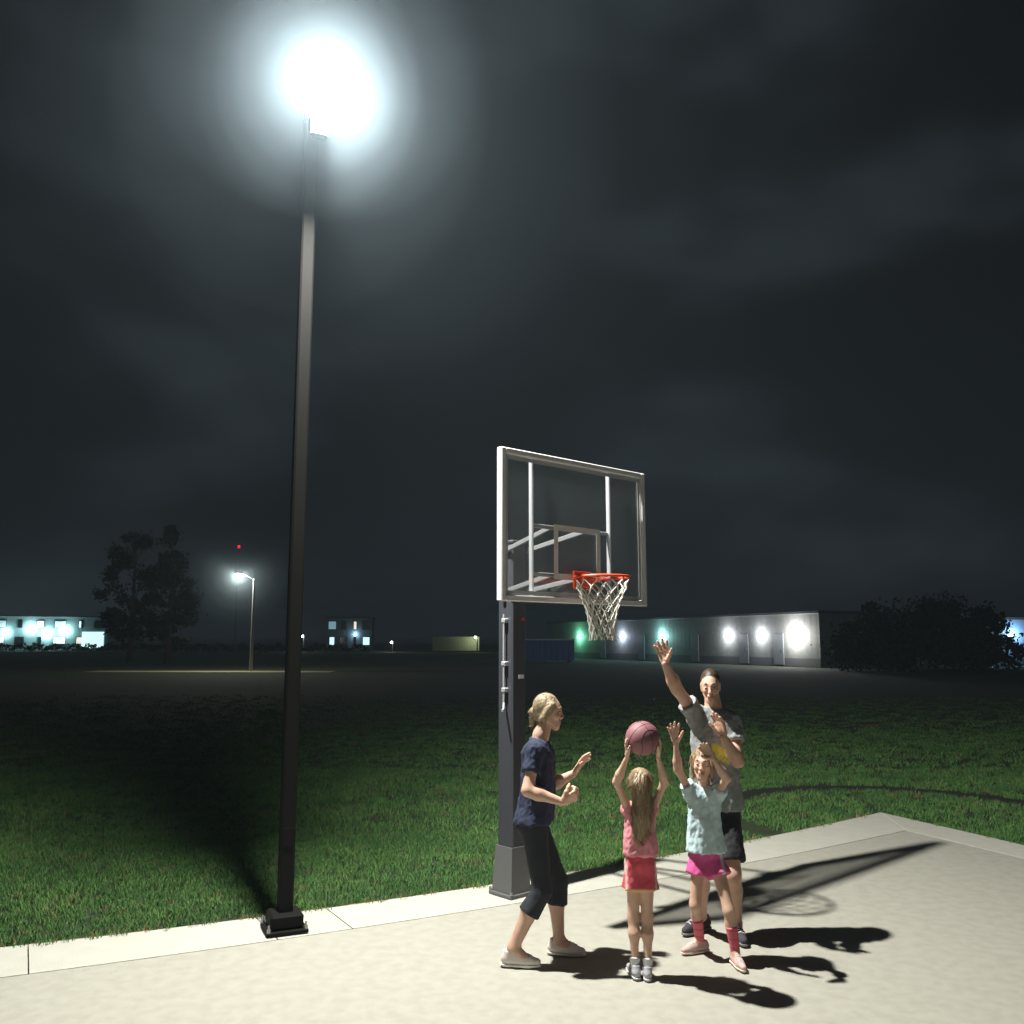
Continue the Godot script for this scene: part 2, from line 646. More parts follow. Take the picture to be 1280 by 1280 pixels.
# j: the joints; w: the radii. Returns the body's field with head and hands left to the caller.
func body_field(j: Dictionary, w: Dictionary) -> Field:
	var f := Field.new(0.0115, 105.0)
	torso(f, j, w, 0.0, 1.0)
	for s in ["r", "l"]:
		f.bone(j[s + "sh"], j[s + "el"], w.uarm, w.elbow)
		f.bone(j[s + "el"], lerp3(j[s + "el"], j[s + "wr"], 0.3), w.elbow * 0.97, w.farm)
		f.bone(lerp3(j[s + "el"], j[s + "wr"], 0.3), j[s + "wr"], w.farm, w.wrist)
		f.bone(j[s + "hip"], j[s + "kn"], w.thigh, w.knee)
		f.bone(j[s + "kn"], lerp3(j[s + "kn"], j[s + "an"], 0.33) + j.back * 0.014 * w.k, w.knee * 0.95, w.calf)
		f.bone(lerp3(j[s + "kn"], j[s + "an"], 0.33) + j.back * 0.014 * w.k, j[s + "an"], w.calf, w.ankle)
		var heel: Vector3 = j[s + "an"]
		var to: Vector3 = Vector3(j[s + "toe"].x - heel.x, 0, j[s + "toe"].z - heel.z).normalized()
		f.bone(heel, Vector3(heel.x, 0.045 * w.k, heel.z) + to * 0.09 * w.k, w.ankle, 0.028 * w.k)
	f.bone(j.neck, j.head + (j.neck - j.head) * 0.3, w.neck, w.neck * 0.95)
	return f


func torso(f: Field, j: Dictionary, w: Dictionary, more: float, _to: float) -> void:
	var right: Vector3 = (j.rsh - j.lsh).normalized()
	var a: Vector3 = (j.rsh + j.lsh) / 2.0
	for s in [-1.0, 1.0]:
		f.bone(a + right * s * w.chest * 0.55 + Vector3(0, -0.04 * w.k, 0), j.waist + right * s * w.chest * 0.42, w.chest + more, w.belly + more)
		f.bone(j.waist + right * s * w.chest * 0.40, j.pelvis + right * s * w.hip * 0.55, w.belly + more, w.hip + more)
	f.bone(j.lsh, j.rsh, w.shoulder + more, w.shoulder + more)
	f.bone(a, j.neck, w.shoulder * 0.95 + more, w.neck + more)


# the shirt: trunk down to hem (a height), sleeves down to the share of the upper arm
func shirt(parent: Node3D, base: Vector3, j: Dictionary, w: Dictionary, hem: float, sleeve: float, more: float, colour: Callable, neck_cut: float, called := "t_shirt") -> MeshInstance3D:
	var f := Field.new(0.0105, 95.0)
	var right: Vector3 = (j.rsh - j.lsh).normalized()
	var a: Vector3 = (j.rsh + j.lsh) / 2.0
	for s in [-1.0, 1.0]:
		f.bone(a + right * s * w.chest * 0.55 + Vector3(0, -0.04 * w.k, 0), j.waist + right * s * w.chest * 0.45, w.chest + more, w.belly + more * 1.5)
		f.bone(j.waist + right * s * w.chest * 0.45, j.pelvis + right * s * w.hip * 0.6, w.belly + more * 1.5, w.hip + 0.012 + more * 1.6)
	f.bone(j.lsh, j.rsh, w.shoulder + more, w.shoulder + more)
	f.bone(a, lerp3(a, j.neck, 0.55 + neck_cut), w.shoulder * 0.85 + more, w.neck + more * 1.1, Basis(), true)
	if sleeve > 0.0:
		for s in ["r", "l"]:
			f.bone(j[s + "sh"], lerp3(j[s + "sh"], j[s + "el"], sleeve), w.uarm + more, w.uarm + more * 1.25, Basis(), true)
	f.cut(Vector3(0, hem, 0), Vector3.DOWN)
	f.wrinkle = 0.013
	var d := blank()
	f.mesh_into(d, colour)
	return commit(called, d, mats.cloth, parent, base, true)


func shorts(parent: Node3D, base: Vector3, j: Dictionary, w: Dictionary, top: float, length: float, more: float, flare: float, colour: Callable, called := "shorts") -> MeshInstance3D:
	var f := Field.new(0.0105, 110.0)
	var right: Vector3 = (j.rhip - j.lhip).normalized()
	for s in [-1.0, 1.0]:
		f.bone(j.waist + right * s * w.chest * 0.40, j.pelvis + right * s * w.hip * 0.55, w.belly + 0.004, w.hip + 0.010)
	for s in ["r", "l"]:
		f.bone(j[s + "hip"] - Vector3(0, 0.025, 0), lerp3(j[s + "hip"], j[s + "kn"], length), w.thigh + 0.010, w.thigh * (1.0 - 0.25 * length) + flare, Basis(), true)
	f.cut(Vector3(0, top, 0), Vector3.UP)
	f.wrinkle = 0.007
	f.wrinkle_scale = 18.0
	var d := blank()
	f.mesh_into(d, colour)
	return commit(called, d, mats.cloth, parent, base, true)


func sock(parent: Node3D, base: Vector3, j: Dictionary, s: String, w: Dictionary, from: float, colour: Callable) -> void:
	var f := Field.new(0.007, 150.0)
	f.bone(j[s + "an"], lerp3(j[s + "an"], j[s + "kn"], from), w.ankle + 0.006, w.calf * 0.98 + 0.005, Basis(), true)
	var d := blank()
	f.mesh_into(d, colour)
	commit("sock", d, mats.cloth, parent, base)


func radii(k: float, thick := 1.0) -> Dictionary:
	return {"k": k, "uarm": 0.044 * k * thick, "elbow": 0.036 * k * thick, "farm": 0.038 * k * thick, "wrist": 0.024 * k * thick, "thigh": 0.074 * k * thick, "knee": 0.051 * k * thick, "calf": 0.052 * k * thick, "ankle": 0.034 * k * thick,
		"neck": 0.050 * k * thick, "chest": 0.088 * k * thick, "belly": 0.084 * k * thick, "hip": 0.088 * k * thick, "shoulder": 0.050 * k * thick}


func woman() -> void:
	var base := Vector3(0.15, 0, -5.73)
	var p := thing("person", base, "person in navy t-shirt and dark cropped leggings, in profile beside the hoop post", "person", "people playing basketball")
	var j := {
		"head": Vector3(0.228, 1.455, -5.74), "neck": Vector3(0.180, 1.315, -5.74), "rsh": Vector3(0.137, 1.235, -5.625), "lsh": Vector3(0.185, 1.225, -5.865), "rel": Vector3(0.093, 1.015, -5.545), "rwr": Vector3(0.298, 0.950, -5.535),
		"lel": Vector3(0.246, 0.985, -5.915), "lwr": Vector3(0.392, 1.070, -5.86), "waist": Vector3(0.158, 0.945, -5.74), "pelvis": Vector3(0.132, 0.800, -5.74), "rhip": Vector3(0.136, 0.760, -5.675), "rkn": Vector3(0.178, 0.425, -5.63),
		"ran": Vector3(0.006, 0.105, -5.62), "rtoe": Vector3(0.13, 0.03, -5.60), "lhip": Vector3(0.146, 0.760, -5.805), "lkn": Vector3(0.285, 0.430, -5.84), "lan": Vector3(0.287, 0.085, -5.82), "ltoe": Vector3(0.42, 0.02, -5.78), "back": Vector3(-1, 0, 0)}
	var w := radii(0.97, 0.98)
	var tone := Color(0.58, 0.37, 0.275)
	var d := blank()
	body_field(j, w).mesh_into(d, skin_tone(tone))
	var hx := head_frame(j.head, Vector3(1, -0.06, 0.12), Vector3(0.06, 1, 0), 1.0, 0.86)
	head(d, hx, tone, Color(0.40, 0.14, 0.12), 0.2)
	hand(d, j.rwr, Vector3(0.9, 0.45, 0.05), Vector3(-0.25, 0.5, -0.8), 1.0, 0.92, [0.9, 1.1, 1.15, 1.2, 1.2], 0.03, skin_tone(tone))
	hand(d, j.lwr, Vector3(0.55, 0.83, 0.05), Vector3(0.75, -0.45, 0.45), -1.0, 0.92, [0.1, 0.18, 0.16, 0.18, 0.25], 0.12, skin_tone(tone))
	commit("body", d, mats.skin, p, base)
	face_parts(p, base, hx, Color(0.20, 0.13, 0.06), Color(0.08, 0.11, 0.13))
	d = blank()
	var f := Field.new(0.005, 150.0)
	f.ball(Vector3(0, 0.034, -0.020), 0.0865, Vector3(0.885, 0.965, 1.10))
	f.ball(Vector3(0, -0.012, -0.052), 0.054, Vector3(1.05, 1.1, 0.9))
	f.bone(Vector3(0, -0.005, -0.112), Vector3(0, -0.080, -0.112), 0.028, 0.014)
	f.bone(Vector3(0.072, 0.05, 0.03), Vector3(0.074, -0.03, -0.03), 0.022, 0.024)
	f.bone(Vector3(-0.072, 0.05, 0.03), Vector3(-0.074, -0.03, -0.03), 0.022, 0.024)
	f.carve(Vector3(0, -0.022, 0.118), 0.102, Vector3(0.74, 1.0, 0.86))
	f.wrinkle = 0.003
	f.wrinkle_scale = 60.0
	f.mesh_into(d, hair_colour(Color(0.17, 0.115, 0.055), Color(0.55, 0.46, 0.31), 130.0), hx)
	var hr := commit("hair", d, mats.hair, p, base, true)
	strands(hr, 1500, 0.030, 0.0014, 1, func(_q): return Vector3(-1.0, -0.7, 0))
	shirt(p, base, j, w, 0.80, 0.56, 0.013, even(Color(0.022, 0.030, 0.065)), 0.15)
	var g := Field.new(0.0105, 110.0)
	var right: Vector3 = (j.rhip - j.lhip).normalized()
	for s in [-1.0, 1.0]:
		g.bone(j.waist + right * s * w.chest * 0.40, j.pelvis + right * s * w.hip * 0.55 + Vector3(-0.012, 0, 0), w.belly + 0.005, w.hip + 0.012)
	for s in ["r", "l"]:
		g.bone(j[s + "hip"], j[s + "kn"], w.thigh + 0.009, w.knee + 0.008)
		g.bone(j[s + "kn"], lerp3(j[s + "kn"], j[s + "an"], 0.40) + Vector3(-0.010, 0, 0), w.knee + 0.008, w.calf + 0.017, Basis(), true)
	g.cut(Vector3(0, 0.90, 0), Vector3.UP)
	g.wrinkle = 0.004
	d = blank()
	g.mesh_into(d, even(Color(0.020, 0.025, 0.034)))
	commit("leggings", d, mats.cloth, p, base, true)
	shoe(p, base, j.ran, j.rtoe, 0.90, Color(0.70, 0.64, 0.62), Color(0.72, 0.70, 0.66))
	shoe(p, base, j.lan, j.ltoe, 0.90, Color(0.70, 0.64, 0.62), Color(0.72, 0.70, 0.66))


func ball_girl() -> void:
	var base := Vector3(0.742, 0, -5.45)
	var p := thing("person", base, "child with long blond hair in pink tank top, lifting a basketball overhead", "person", "people playing basketball")
	var j := {
		"head": Vector3(0.749, 1.052, -5.455), "neck": Vector3(0.747, 0.945, -5.46), "lsh": Vector3(0.678, 0.925, -5.46), "rsh": Vector3(0.820, 0.925, -5.46), "lel": Vector3(0.606, 1.085, -5.40), "lwr": Vector3(0.661, 1.238, -5.325),
		"rel": Vector3(0.884, 1.085, -5.40), "rwr": Vector3(0.837, 1.238, -5.325), "waist": Vector3(0.745, 0.750, -5.46), "pelvis": Vector3(0.741, 0.620, -5.46), "lhip": Vector3(0.702, 0.590, -5.46), "rhip": Vector3(0.781, 0.590, -5.46),
		"lkn": Vector3(0.697, 0.320, -5.475), "rkn": Vector3(0.779, 0.320, -5.465), "lan": Vector3(0.700, 0.075, -5.45), "ran": Vector3(0.769, 0.075, -5.43), "ltoe": Vector3(0.68, 0, -5.60), "rtoe": Vector3(0.79, 0, -5.58), "back": Vector3(0, 0, 1)}
	var w := radii(0.70, 0.84)
	w.calf *= 0.93
	var tone := Color(0.60, 0.385, 0.285)
	var d := blank()
	body_field(j, w).mesh_into(d, skin_tone(tone))
	var hx := head_frame(j.head, Vector3(-0.05, 0.22, -1), Vector3(0, 1, 0.2), 0.86, 0.86)
	head(d, hx, tone, Color(0.40, 0.14, 0.12), 1.0)
	hand(d, j.lwr, Vector3(-0.10, 0.98, 0.12), Vector3(0.95, 0.1, 0.15), -1.0, 0.70, [0.1, 0.22, 0.22, 0.22, 0.25], 0.16, skin_tone(tone))
	hand(d, j.rwr, Vector3(0.10, 0.98, 0.12), Vector3(-0.95, 0.1, 0.15), 1.0, 0.70, [0.1, 0.22, 0.22, 0.22, 0.25], 0.16, skin_tone(tone))
	commit("body", d, mats.skin, p, base)
	face_parts(p, base, hx, Color(0.25, 0.17, 0.08), Color(0.08, 0.11, 0.13))
	d = blank()
	var f := Field.new(0.006, 120.0)
	var c: Vector3 = j.head
	f.ball(c + Vector3(0, 0.034, 0.016), 0.083, Vector3(0.80, 0.90, 1.0))
	f.bone(c + Vector3(0, 0.02, 0.062), c + Vector3(0.002, -0.13, 0.070), 0.060, 0.056, Basis.from_scale(Vector3(1.0, 1, 1.4)))
	f.bone(c + Vector3(0.002, -0.13, 0.070), c + Vector3(-0.010, -0.265, 0.070), 0.056, 0.026, Basis.from_scale(Vector3(1.0, 1, 1.7)))
	f.bone(c + Vector3(0.026, -0.13, 0.062), c + Vector3(0.028, -0.235, 0.068), 0.034, 0.014, Basis.from_scale(Vector3(1.0, 1, 1.4)))
	f.bone(c + Vector3(-0.026, -0.13, 0.062), c + Vector3(-0.036, -0.250, 0.066), 0.034, 0.014, Basis.from_scale(Vector3(1.0, 1, 1.4)))
	f.carve(c + Vector3(0, -0.03, -0.10), 0.088, Vector3(0.8, 1.0, 0.8))
	f.wrinkle = 0.006
	f.wrinkle_scale = 55.0
	f.mesh_into(d, hair_colour(Color(0.16, 0.10, 0.045), Color(0.44, 0.33, 0.20), 110.0))
	var hr := commit("hair", d, mats.hair, p, base, true)
	strands(hr, 1800, 0.07, 0.0016, 2, func(_q): return Vector3(0, -1, 0))
	shirt(p, base, j, w, 0.665, 0.0, 0.009, even(Color(0.70, 0.27, 0.31)), -0.2, "tank_top")
	var trim_y := 0.492
	shorts(p, base, j, w, 0.700, 0.40, 0.020, 0.030, func(q: Vector3) -> Color:
		if q.y < trim_y: return Color(0.66, 0.42, 0.20)
		if absf(absf(q.x - 0.742) - 0.085) < 0.007 and q.z > -5.50: return Color(0.70, 0.45, 0.42)
		return Color(0.62, 0.085, 0.12))
	for s in ["l", "r"]:
		sock(p, base, j, s, w, 0.16, even(Color(0.62, 0.62, 0.62)))
		shoe(p, base, j[s + "an"], j[s + "toe"], 0.70, Color(0.42, 0.43, 0.46), Color(0.60, 0.60, 0.60))
	# the ball between her hands
	var at := Vector3(0.749, 1.342, -5.315)
	var b := thing("basketball", at, "mauve pink basketball with dark seams held between raised hands", "basketball")
	var sm := SphereMesh.new()
	sm.radius = 0.097
	sm.height = 0.194
	sm.radial_segments = 48
	sm.rings = 24
	put_mesh("ball_skin", sm, mats.ball, b)
	var tilt := Basis.from_euler(Vector3(0.5, 0.6, 0.3))
	for k in 4:
		var st := st_new()
		var pts := []
		for i in 40:
			var a := TAU * i / 40.0
			var v := Vector3(cos(a), sin(a), 0)
			if k == 1: v = Vector3(0, cos(a), sin(a))
			if k > 1:
				var side := 1.0 if k == 2 else -1.0
				v = Vector3(side * (0.62 - 0.18 * cos(2.0 * a)), cos(a), sin(a))
				v = Vector3(v.x, v.y * sqrt(maxf(0.0, 1.0 - v.x * v.x)), v.z * sqrt(maxf(0.0, 1.0 - v.x * v.x)))
				v = Basis(Vector3.UP, PI / 2) * v
			pts.append(tilt * v * 0.0966)
		tube(st, pts, 0.0019, 5, true)
		done("seam", st, mats.seam, b)


func guard_girl() -> void:
	var base := Vector3(1.185, 0, -5.74)
	var p := thing("person", base, "child in pale blue t-shirt, magenta shorts and pink socks, raising one arm", "person", "people playing basketball")
	var j := {
		"head": Vector3(1.166, 1.140, -5.70), "neck": Vector3(1.180, 1.020, -5.74), "rsh": Vector3(1.097, 0.968, -5.72), "lsh": Vector3(1.262, 0.965, -5.735), "rel": Vector3(1.010, 1.120, -5.66), "rwr": Vector3(0.990, 1.285, -5.60),
		"lel": Vector3(1.286, 1.080, -5.58), "lwr": Vector3(1.195, 1.205, -5.525), "waist": Vector3(1.176, 0.775, -5.74), "pelvis": Vector3(1.184, 0.630, -5.74), "rhip": Vector3(1.140, 0.600, -5.745), "lhip": Vector3(1.232, 0.600, -5.74),
		"rkn": Vector3(1.106, 0.318, -5.73), "ran": Vector3(1.155, 0.078, -5.865), "rtoe": Vector3(1.03, 0, -5.82), "lkn": Vector3(1.285, 0.312, -5.63), "lan": Vector3(1.318, 0.080, -5.64), "ltoe": Vector3(1.335, 0, -5.45), "back": Vector3(0.2, 0, -1)}
	var w := radii(0.72, 0.88)
	w.calf *= 0.95
	var tone := Color(0.60, 0.385, 0.285)
	var d := blank()
	body_field(j, w).mesh_into(d, skin_tone(tone))
	var hx := head_frame(j.head, Vector3(-0.32, 0.10, 1), Vector3(0.05, 1, -0.1), 0.88, 0.86)
	head(d, hx, tone, Color(0.42, 0.14, 0.13), 1.0)
	hand(d, j.rwr, Vector3(-0.14, 0.97, 0.14), Vector3(-0.3, 0, 1), 1.0, 0.72, [0.0, 0.10, 0.06, 0.08, 0.14], 0.20, skin_tone(tone))
	hand(d, j.lwr, Vector3(-0.62, 0.72, 0.14), Vector3(-0.1, 0.2, 1), -1.0, 0.72, [0.3, 0.25, 0.25, 0.3, 0.3], 0.10, skin_tone(tone))
	commit("body", d, mats.skin, p, base)
	face_parts(p, base, hx, Color(0.22, 0.14, 0.07), Color(0.08, 0.11, 0.13))
	d = blank()
	var f := Field.new(0.005, 150.0)
	f.ball(Vector3(0, 0.038, -0.024), 0.090, Vector3(0.90, 0.98, 1.12))
	f.bone(Vector3(0, 0.0, -0.085), Vector3(0, -0.11, -0.095), 0.055, 0.030)
	f.bone(Vector3(0.070, 0.05, 0.02), Vector3(0.070, -0.06, -0.03), 0.020, 0.024)
	f.bone(Vector3(-0.070, 0.05, 0.02), Vector3(-0.070, -0.06, -0.03), 0.020, 0.024)
	f.carve(Vector3(0, -0.024, 0.115), 0.102, Vector3(0.74, 1.0, 0.86))
	f.wrinkle = 0.005
	f.wrinkle_scale = 60.0
	f.mesh_into(d, hair_colour(Color(0.18, 0.11, 0.05), Color(0.42, 0.30, 0.17), 130.0), hx)
	var hr := commit("hair", d, mats.hair, p, base, true)
	strands(hr, 1500, 0.05, 0.0015, 3, func(_q): return Vector3(0, -1, -0.2))
	shirt(p, base, j, w, 0.628, 0.42, 0.014, func(q: Vector3) -> Color:
		# a small worn-pale print on the chest
		var r := Vector2((q.x - 1.165) * 1.2, q.y - 0.86)
		if q.z > -5.70 and absf(r.length() - 0.036) < 0.008: return Color(0.43, 0.58, 0.62)
		return Color(0.50, 0.66, 0.70), 0.1)
	shorts(p, base, j, w, 0.690, 0.38, 0.022, 0.034, func(q: Vector3) -> Color:
		if absf(q.x - 1.265) < 0.010 and q.z > -5.74: return Color(0.70, 0.52, 0.60)
		return Color(0.64, 0.095, 0.30))
	for s in ["l", "r"]:
		sock(p, base, j, s, w, 0.62, func(q: Vector3) -> Color: return Color(0.62, 0.13, 0.17) if fmod(q.y, 0.05) > 0.012 else Color(0.50, 0.08, 0.12))
		shoe(p, base, j[s + "an"], j[s + "toe"], 0.74, Color(0.60, 0.42, 0.38), Color(0.66, 0.56, 0.46))


func man() -> void:
	var base := Vector3(1.34, 0, -6.15)
	var p := thing("person", base, "tallest player, in grey t-shirt and black shorts, arm stretched high", "person", "people playing basketball")
	var j := {
		"head": Vector3(1.322, 1.590, -6.12), "neck": Vector3(1.345, 1.455, -6.15), "rsh": Vector3(1.232, 1.395, -6.13), "lsh": Vector3(1.455, 1.360, -6.15), "rel": Vector3(1.075, 1.585, -6.00), "rwr": Vector3(0.990, 1.752, -5.92),
		"lel": Vector3(1.455, 1.125, -5.99), "lwr": Vector3(1.345, 1.290, -5.90), "waist": Vector3(1.340, 1.030, -6.15), "pelvis": Vector3(1.338, 0.830, -6.15), "rhip": Vector3(1.275, 0.790, -6.15), "lhip": Vector3(1.405, 0.790, -6.15),
		"rkn": Vector3(1.215, 0.425, -6.07), "ran": Vector3(1.245, 0.100, -6.27), "rtoe": Vector3(1.12, 0, -6.18), "lkn": Vector3(1.400, 0.425, -6.00), "lan": Vector3(1.440, 0.095, -6.12), "ltoe": Vector3(1.44, 0, -5.95), "back": Vector3(0.1, 0, -1)}
	var w := radii(1.05, 1.0)
	var tone := Color(0.57, 0.355, 0.26)
	var d := blank()
	body_field(j, w).mesh_into(d, skin_tone(tone))
	var hx := head_frame(j.head, Vector3(-0.30, -0.10, 1), Vector3(-0.06, 1, 0.1), 1.0, 0.84)
	head(d, hx, tone, Color(0.40, 0.15, 0.12), 0.0)
	hand(d, j.rwr, Vector3(-0.20, 0.97, 0.12), Vector3(-0.45, 0.1, 0.9), 1.0, 0.90, [0.0, 0.10, 0.06, 0.10, 0.16], 0.20, skin_tone(tone))
	hand(d, j.lwr, Vector3(-0.22, 0.97, -0.05), Vector3(-0.75, -0.1, 0.6), -1.0, 0.92, [0.2, 0.20, 0.18, 0.20, 0.25], 0.06, skin_tone(tone), 0.45)
	commit("body", d, mats.skin, p, base)
	face_parts(p, base, hx, Color(0.06, 0.04, 0.025), Color(0.06, 0.05, 0.04))
	d = blank()
	var f := Field.new(0.005, 170.0)
	f.ball(Vector3(0, 0.036, -0.022), 0.0855, Vector3(0.885, 0.985, 1.12))
	f.ball(Vector3(0, -0.012, -0.060), 0.054, Vector3(1.05, 1.0, 0.9))
	f.carve(Vector3(0, -0.012, 0.110), 0.104, Vector3(0.72, 1.0, 0.90))
	f.carve(Vector3(0.075, -0.005, 0.0), 0.022)
	f.carve(Vector3(-0.075, -0.005, 0.0), 0.022)
	f.wrinkle = 0.003
	f.wrinkle_scale = 90.0
	f.mesh_into(d, hair_colour(Color(0.025, 0.017, 0.010), Color(0.075, 0.05, 0.03), 150.0), hx)
	var hr := commit("hair", d, mats.hair, p, base, true)
	strands(hr, 900, 0.013, 0.0012, 4, func(_q): return Vector3(0.1, 0.3, 0.6))
	shirt(p, base, j, w, 0.80, 0.52, 0.016, func(q: Vector3) -> Color:
		# grey shirt with dark side panels and a yellow print
		var n := Vector2(q.x - 1.355, q.y - 1.185)
		if q.z > -6.10 and absf(n.x) < 0.055 and absf(n.y) < 0.05 and absf(n.y + n.x * 0.5) < 0.028: return Color(0.60, 0.55, 0.06)
		if q.z > -6.10 and absf(n.x - 0.015) < 0.05 and absf(n.y + 0.045 + n.x * 0.5) < 0.012: return Color(0.60, 0.55, 0.06)
		return Color(0.27, 0.29, 0.29), 0.12)
	shorts(p, base, j, w, 0.90, 0.80, 0.022, 0.030, even(Color(0.016, 0.017, 0.02)))
	for s in ["l", "r"]:
		shoe(p, base, j[s + "an"], j[s + "toe"], 1.0, Color(0.05, 0.045, 0.055), Color(0.18, 0.17, 0.18))


# ---------------------------------------------------------------- the court's things
func court_lamp() -> void:
	var foot := Vector3(-1.507, 0, -6.30)
	var o := thing("lamp_post", foot, "tall dark bronze court lamp post with bolted square base and blazing lamp", "lamp post")
	var turn := Transform3D(Basis(Vector3.UP, 0.42), Vector3.ZERO)
	var st := st_new()
	bar(st, Vector3(0, 0.02, 0), Vector3(0, 5.76, 0), 0.096, 0.096, 0.012, turn.basis.x)
	done("pole", st, mats.bronze, o)
	st = st_new()
	bx(st, turn * Transform3D(Basis(), Vector3(0, 0.018, 0)), Vector3(0.27, 0.024, 0.27), 0.004)
	done("base_plate", st, mats.bronze, o)
	st = st_new()
	bx(st, turn * Transform3D(Basis(), Vector3(0, 0.078, 0)), Vector3(0.215, 0.094, 0.215), 0.016)
	done("base_cover", st, mats.bronze, o)
	for k in 4:
		st = st_new()
		var c := turn * Vector3(0.119 * (1 if k & 1 else -1), 0.03, 0.119 * (1 if k & 2 else -1))
		tube(st, [c, c + Vector3(0, 0.02, 0)], 0.014, 6)
		tube(st, [c + Vector3(0, 0.02, 0), c + Vector3(0, 0.045, 0)], 0.007, 8)
		done("anchor_bolt", st, mats.steel, o)
	st = st_new()
	bx(st, turn * Transform3D(Basis(), Vector3(0, 0.60, 0.0495)), Vector3(0.06, 0.12, 0.004), 0.001)
	done("hand_hole_cover", st, mats.bronze, o)
	st = st_new()
	bx(st, turn * Transform3D(Basis(), Vector3(0, 5.775, 0)), Vector3(0.106, 0.03, 0.106), 0.01)
	done("pole_cap", st, mats.bronze, o)
	var head_at := Vector3(-1.318, 5.77, -5.88) - foot
	var away := Vector3(head_at.x, 0, head_at.z).normalized()
	st = st_new()
	tube(st, [away * 0.04 + Vector3(0, 5.66, 0), away * 0.16 + Vector3(0, 5.72, 0), away * 0.29 + Vector3(0, 5.80, 0)], 0.024, 10)
	done("arm", st, mats.bronze, o)
	var ht := frame(head_at, away)
	st = st_new()
	bx(st, ht * Transform3D(Basis(), Vector3(0, -0.08, -0.150)), Vector3(0.125, 0.48, 0.06), 0.02)
	for k in 6:
		bx(st, ht * Transform3D(Basis(), Vector3(-0.05 + 0.020 * k, 0.02, -0.19)), Vector3(0.008, 0.26, 0.03), 0.0)
	done("lamp_housing", st, mats.bronze, o)
	var sm := SphereMesh.new()
	sm.radius = 0.11
	sm.height = 0.22
	var lens := put_mesh("lamp_lens", sm, glow(0.95, 0.98, 1.0, 40.0), o)
	lens.position = head_at
	lamp_light(o, head_at, Color(1.0, 0.99, 0.96), 60.0, 0.06)
	# a spot added to the lamp to even out the light over the court
	var throw := SpotLight3D.new()
	throw.name = "lamp_added_spot"
	o.add_child(throw)
	throw.transform = frame(head_at, Vector3(-3.9, 5.3, 1.4))
	throw.light_color = Color(1.0, 0.99, 0.96)
	throw.light_energy = 30.0
	throw.light_size = 0.06
	throw.spot_angle = 78.0
	throw.spot_angle_attenuation = 1.0
	throw.spot_range = 250.0
	throw.spot_attenuation = 2.0
	throw.shadow_enabled = true
	# the mist that hangs thickest round the hot lamp
	var mist := Node3D.new()
	mist.name = "lamp_mist"
	add_child(mist)
	mist.position = foot + head_at
	tag(mist, "bright night mist glowing round the court lamp head", "mist", "", "stuff")
	var rng := RandomNumberGenerator.new()
	rng.seed = 6
	var reach := [0.46, 0.58, 0.72, 0.88, 1.08, 1.36, 1.75, 2.3]
	var thick := [0.0022, 0.0024, 0.0022, 0.0018, 0.0014, 0.0010, 0.0005, 0.0003]
	for k in reach.size():
		var fv := FogVolume.new()
		fv.name = "mist_puff" if k == 0 else "mist_puff_%03d" % k
		fv.shape = RenderingServer.FOG_VOLUME_SHAPE_ELLIPSOID
		fv.size = Vector3(rng.randf_range(0.86, 1.16), rng.randf_range(0.86, 1.1), rng.randf_range(0.88, 1.12)) * 2.0 * reach[k]
		var fm := FogMaterial.new()
		fm.density = thick[k]
		fm.albedo = fog_colour
		fv.material = fm
		mist.add_child(fv)
		fv.position = Vector3(rng.randf_range(-0.12, 0.16), rng.randf_range(-0.20, 0.08), rng.randf_range(-0.1, 0.1)) * reach[k]
		fv.rotation = Vector3(rng.randf(), rng.randf(), rng.randf()) * TAU


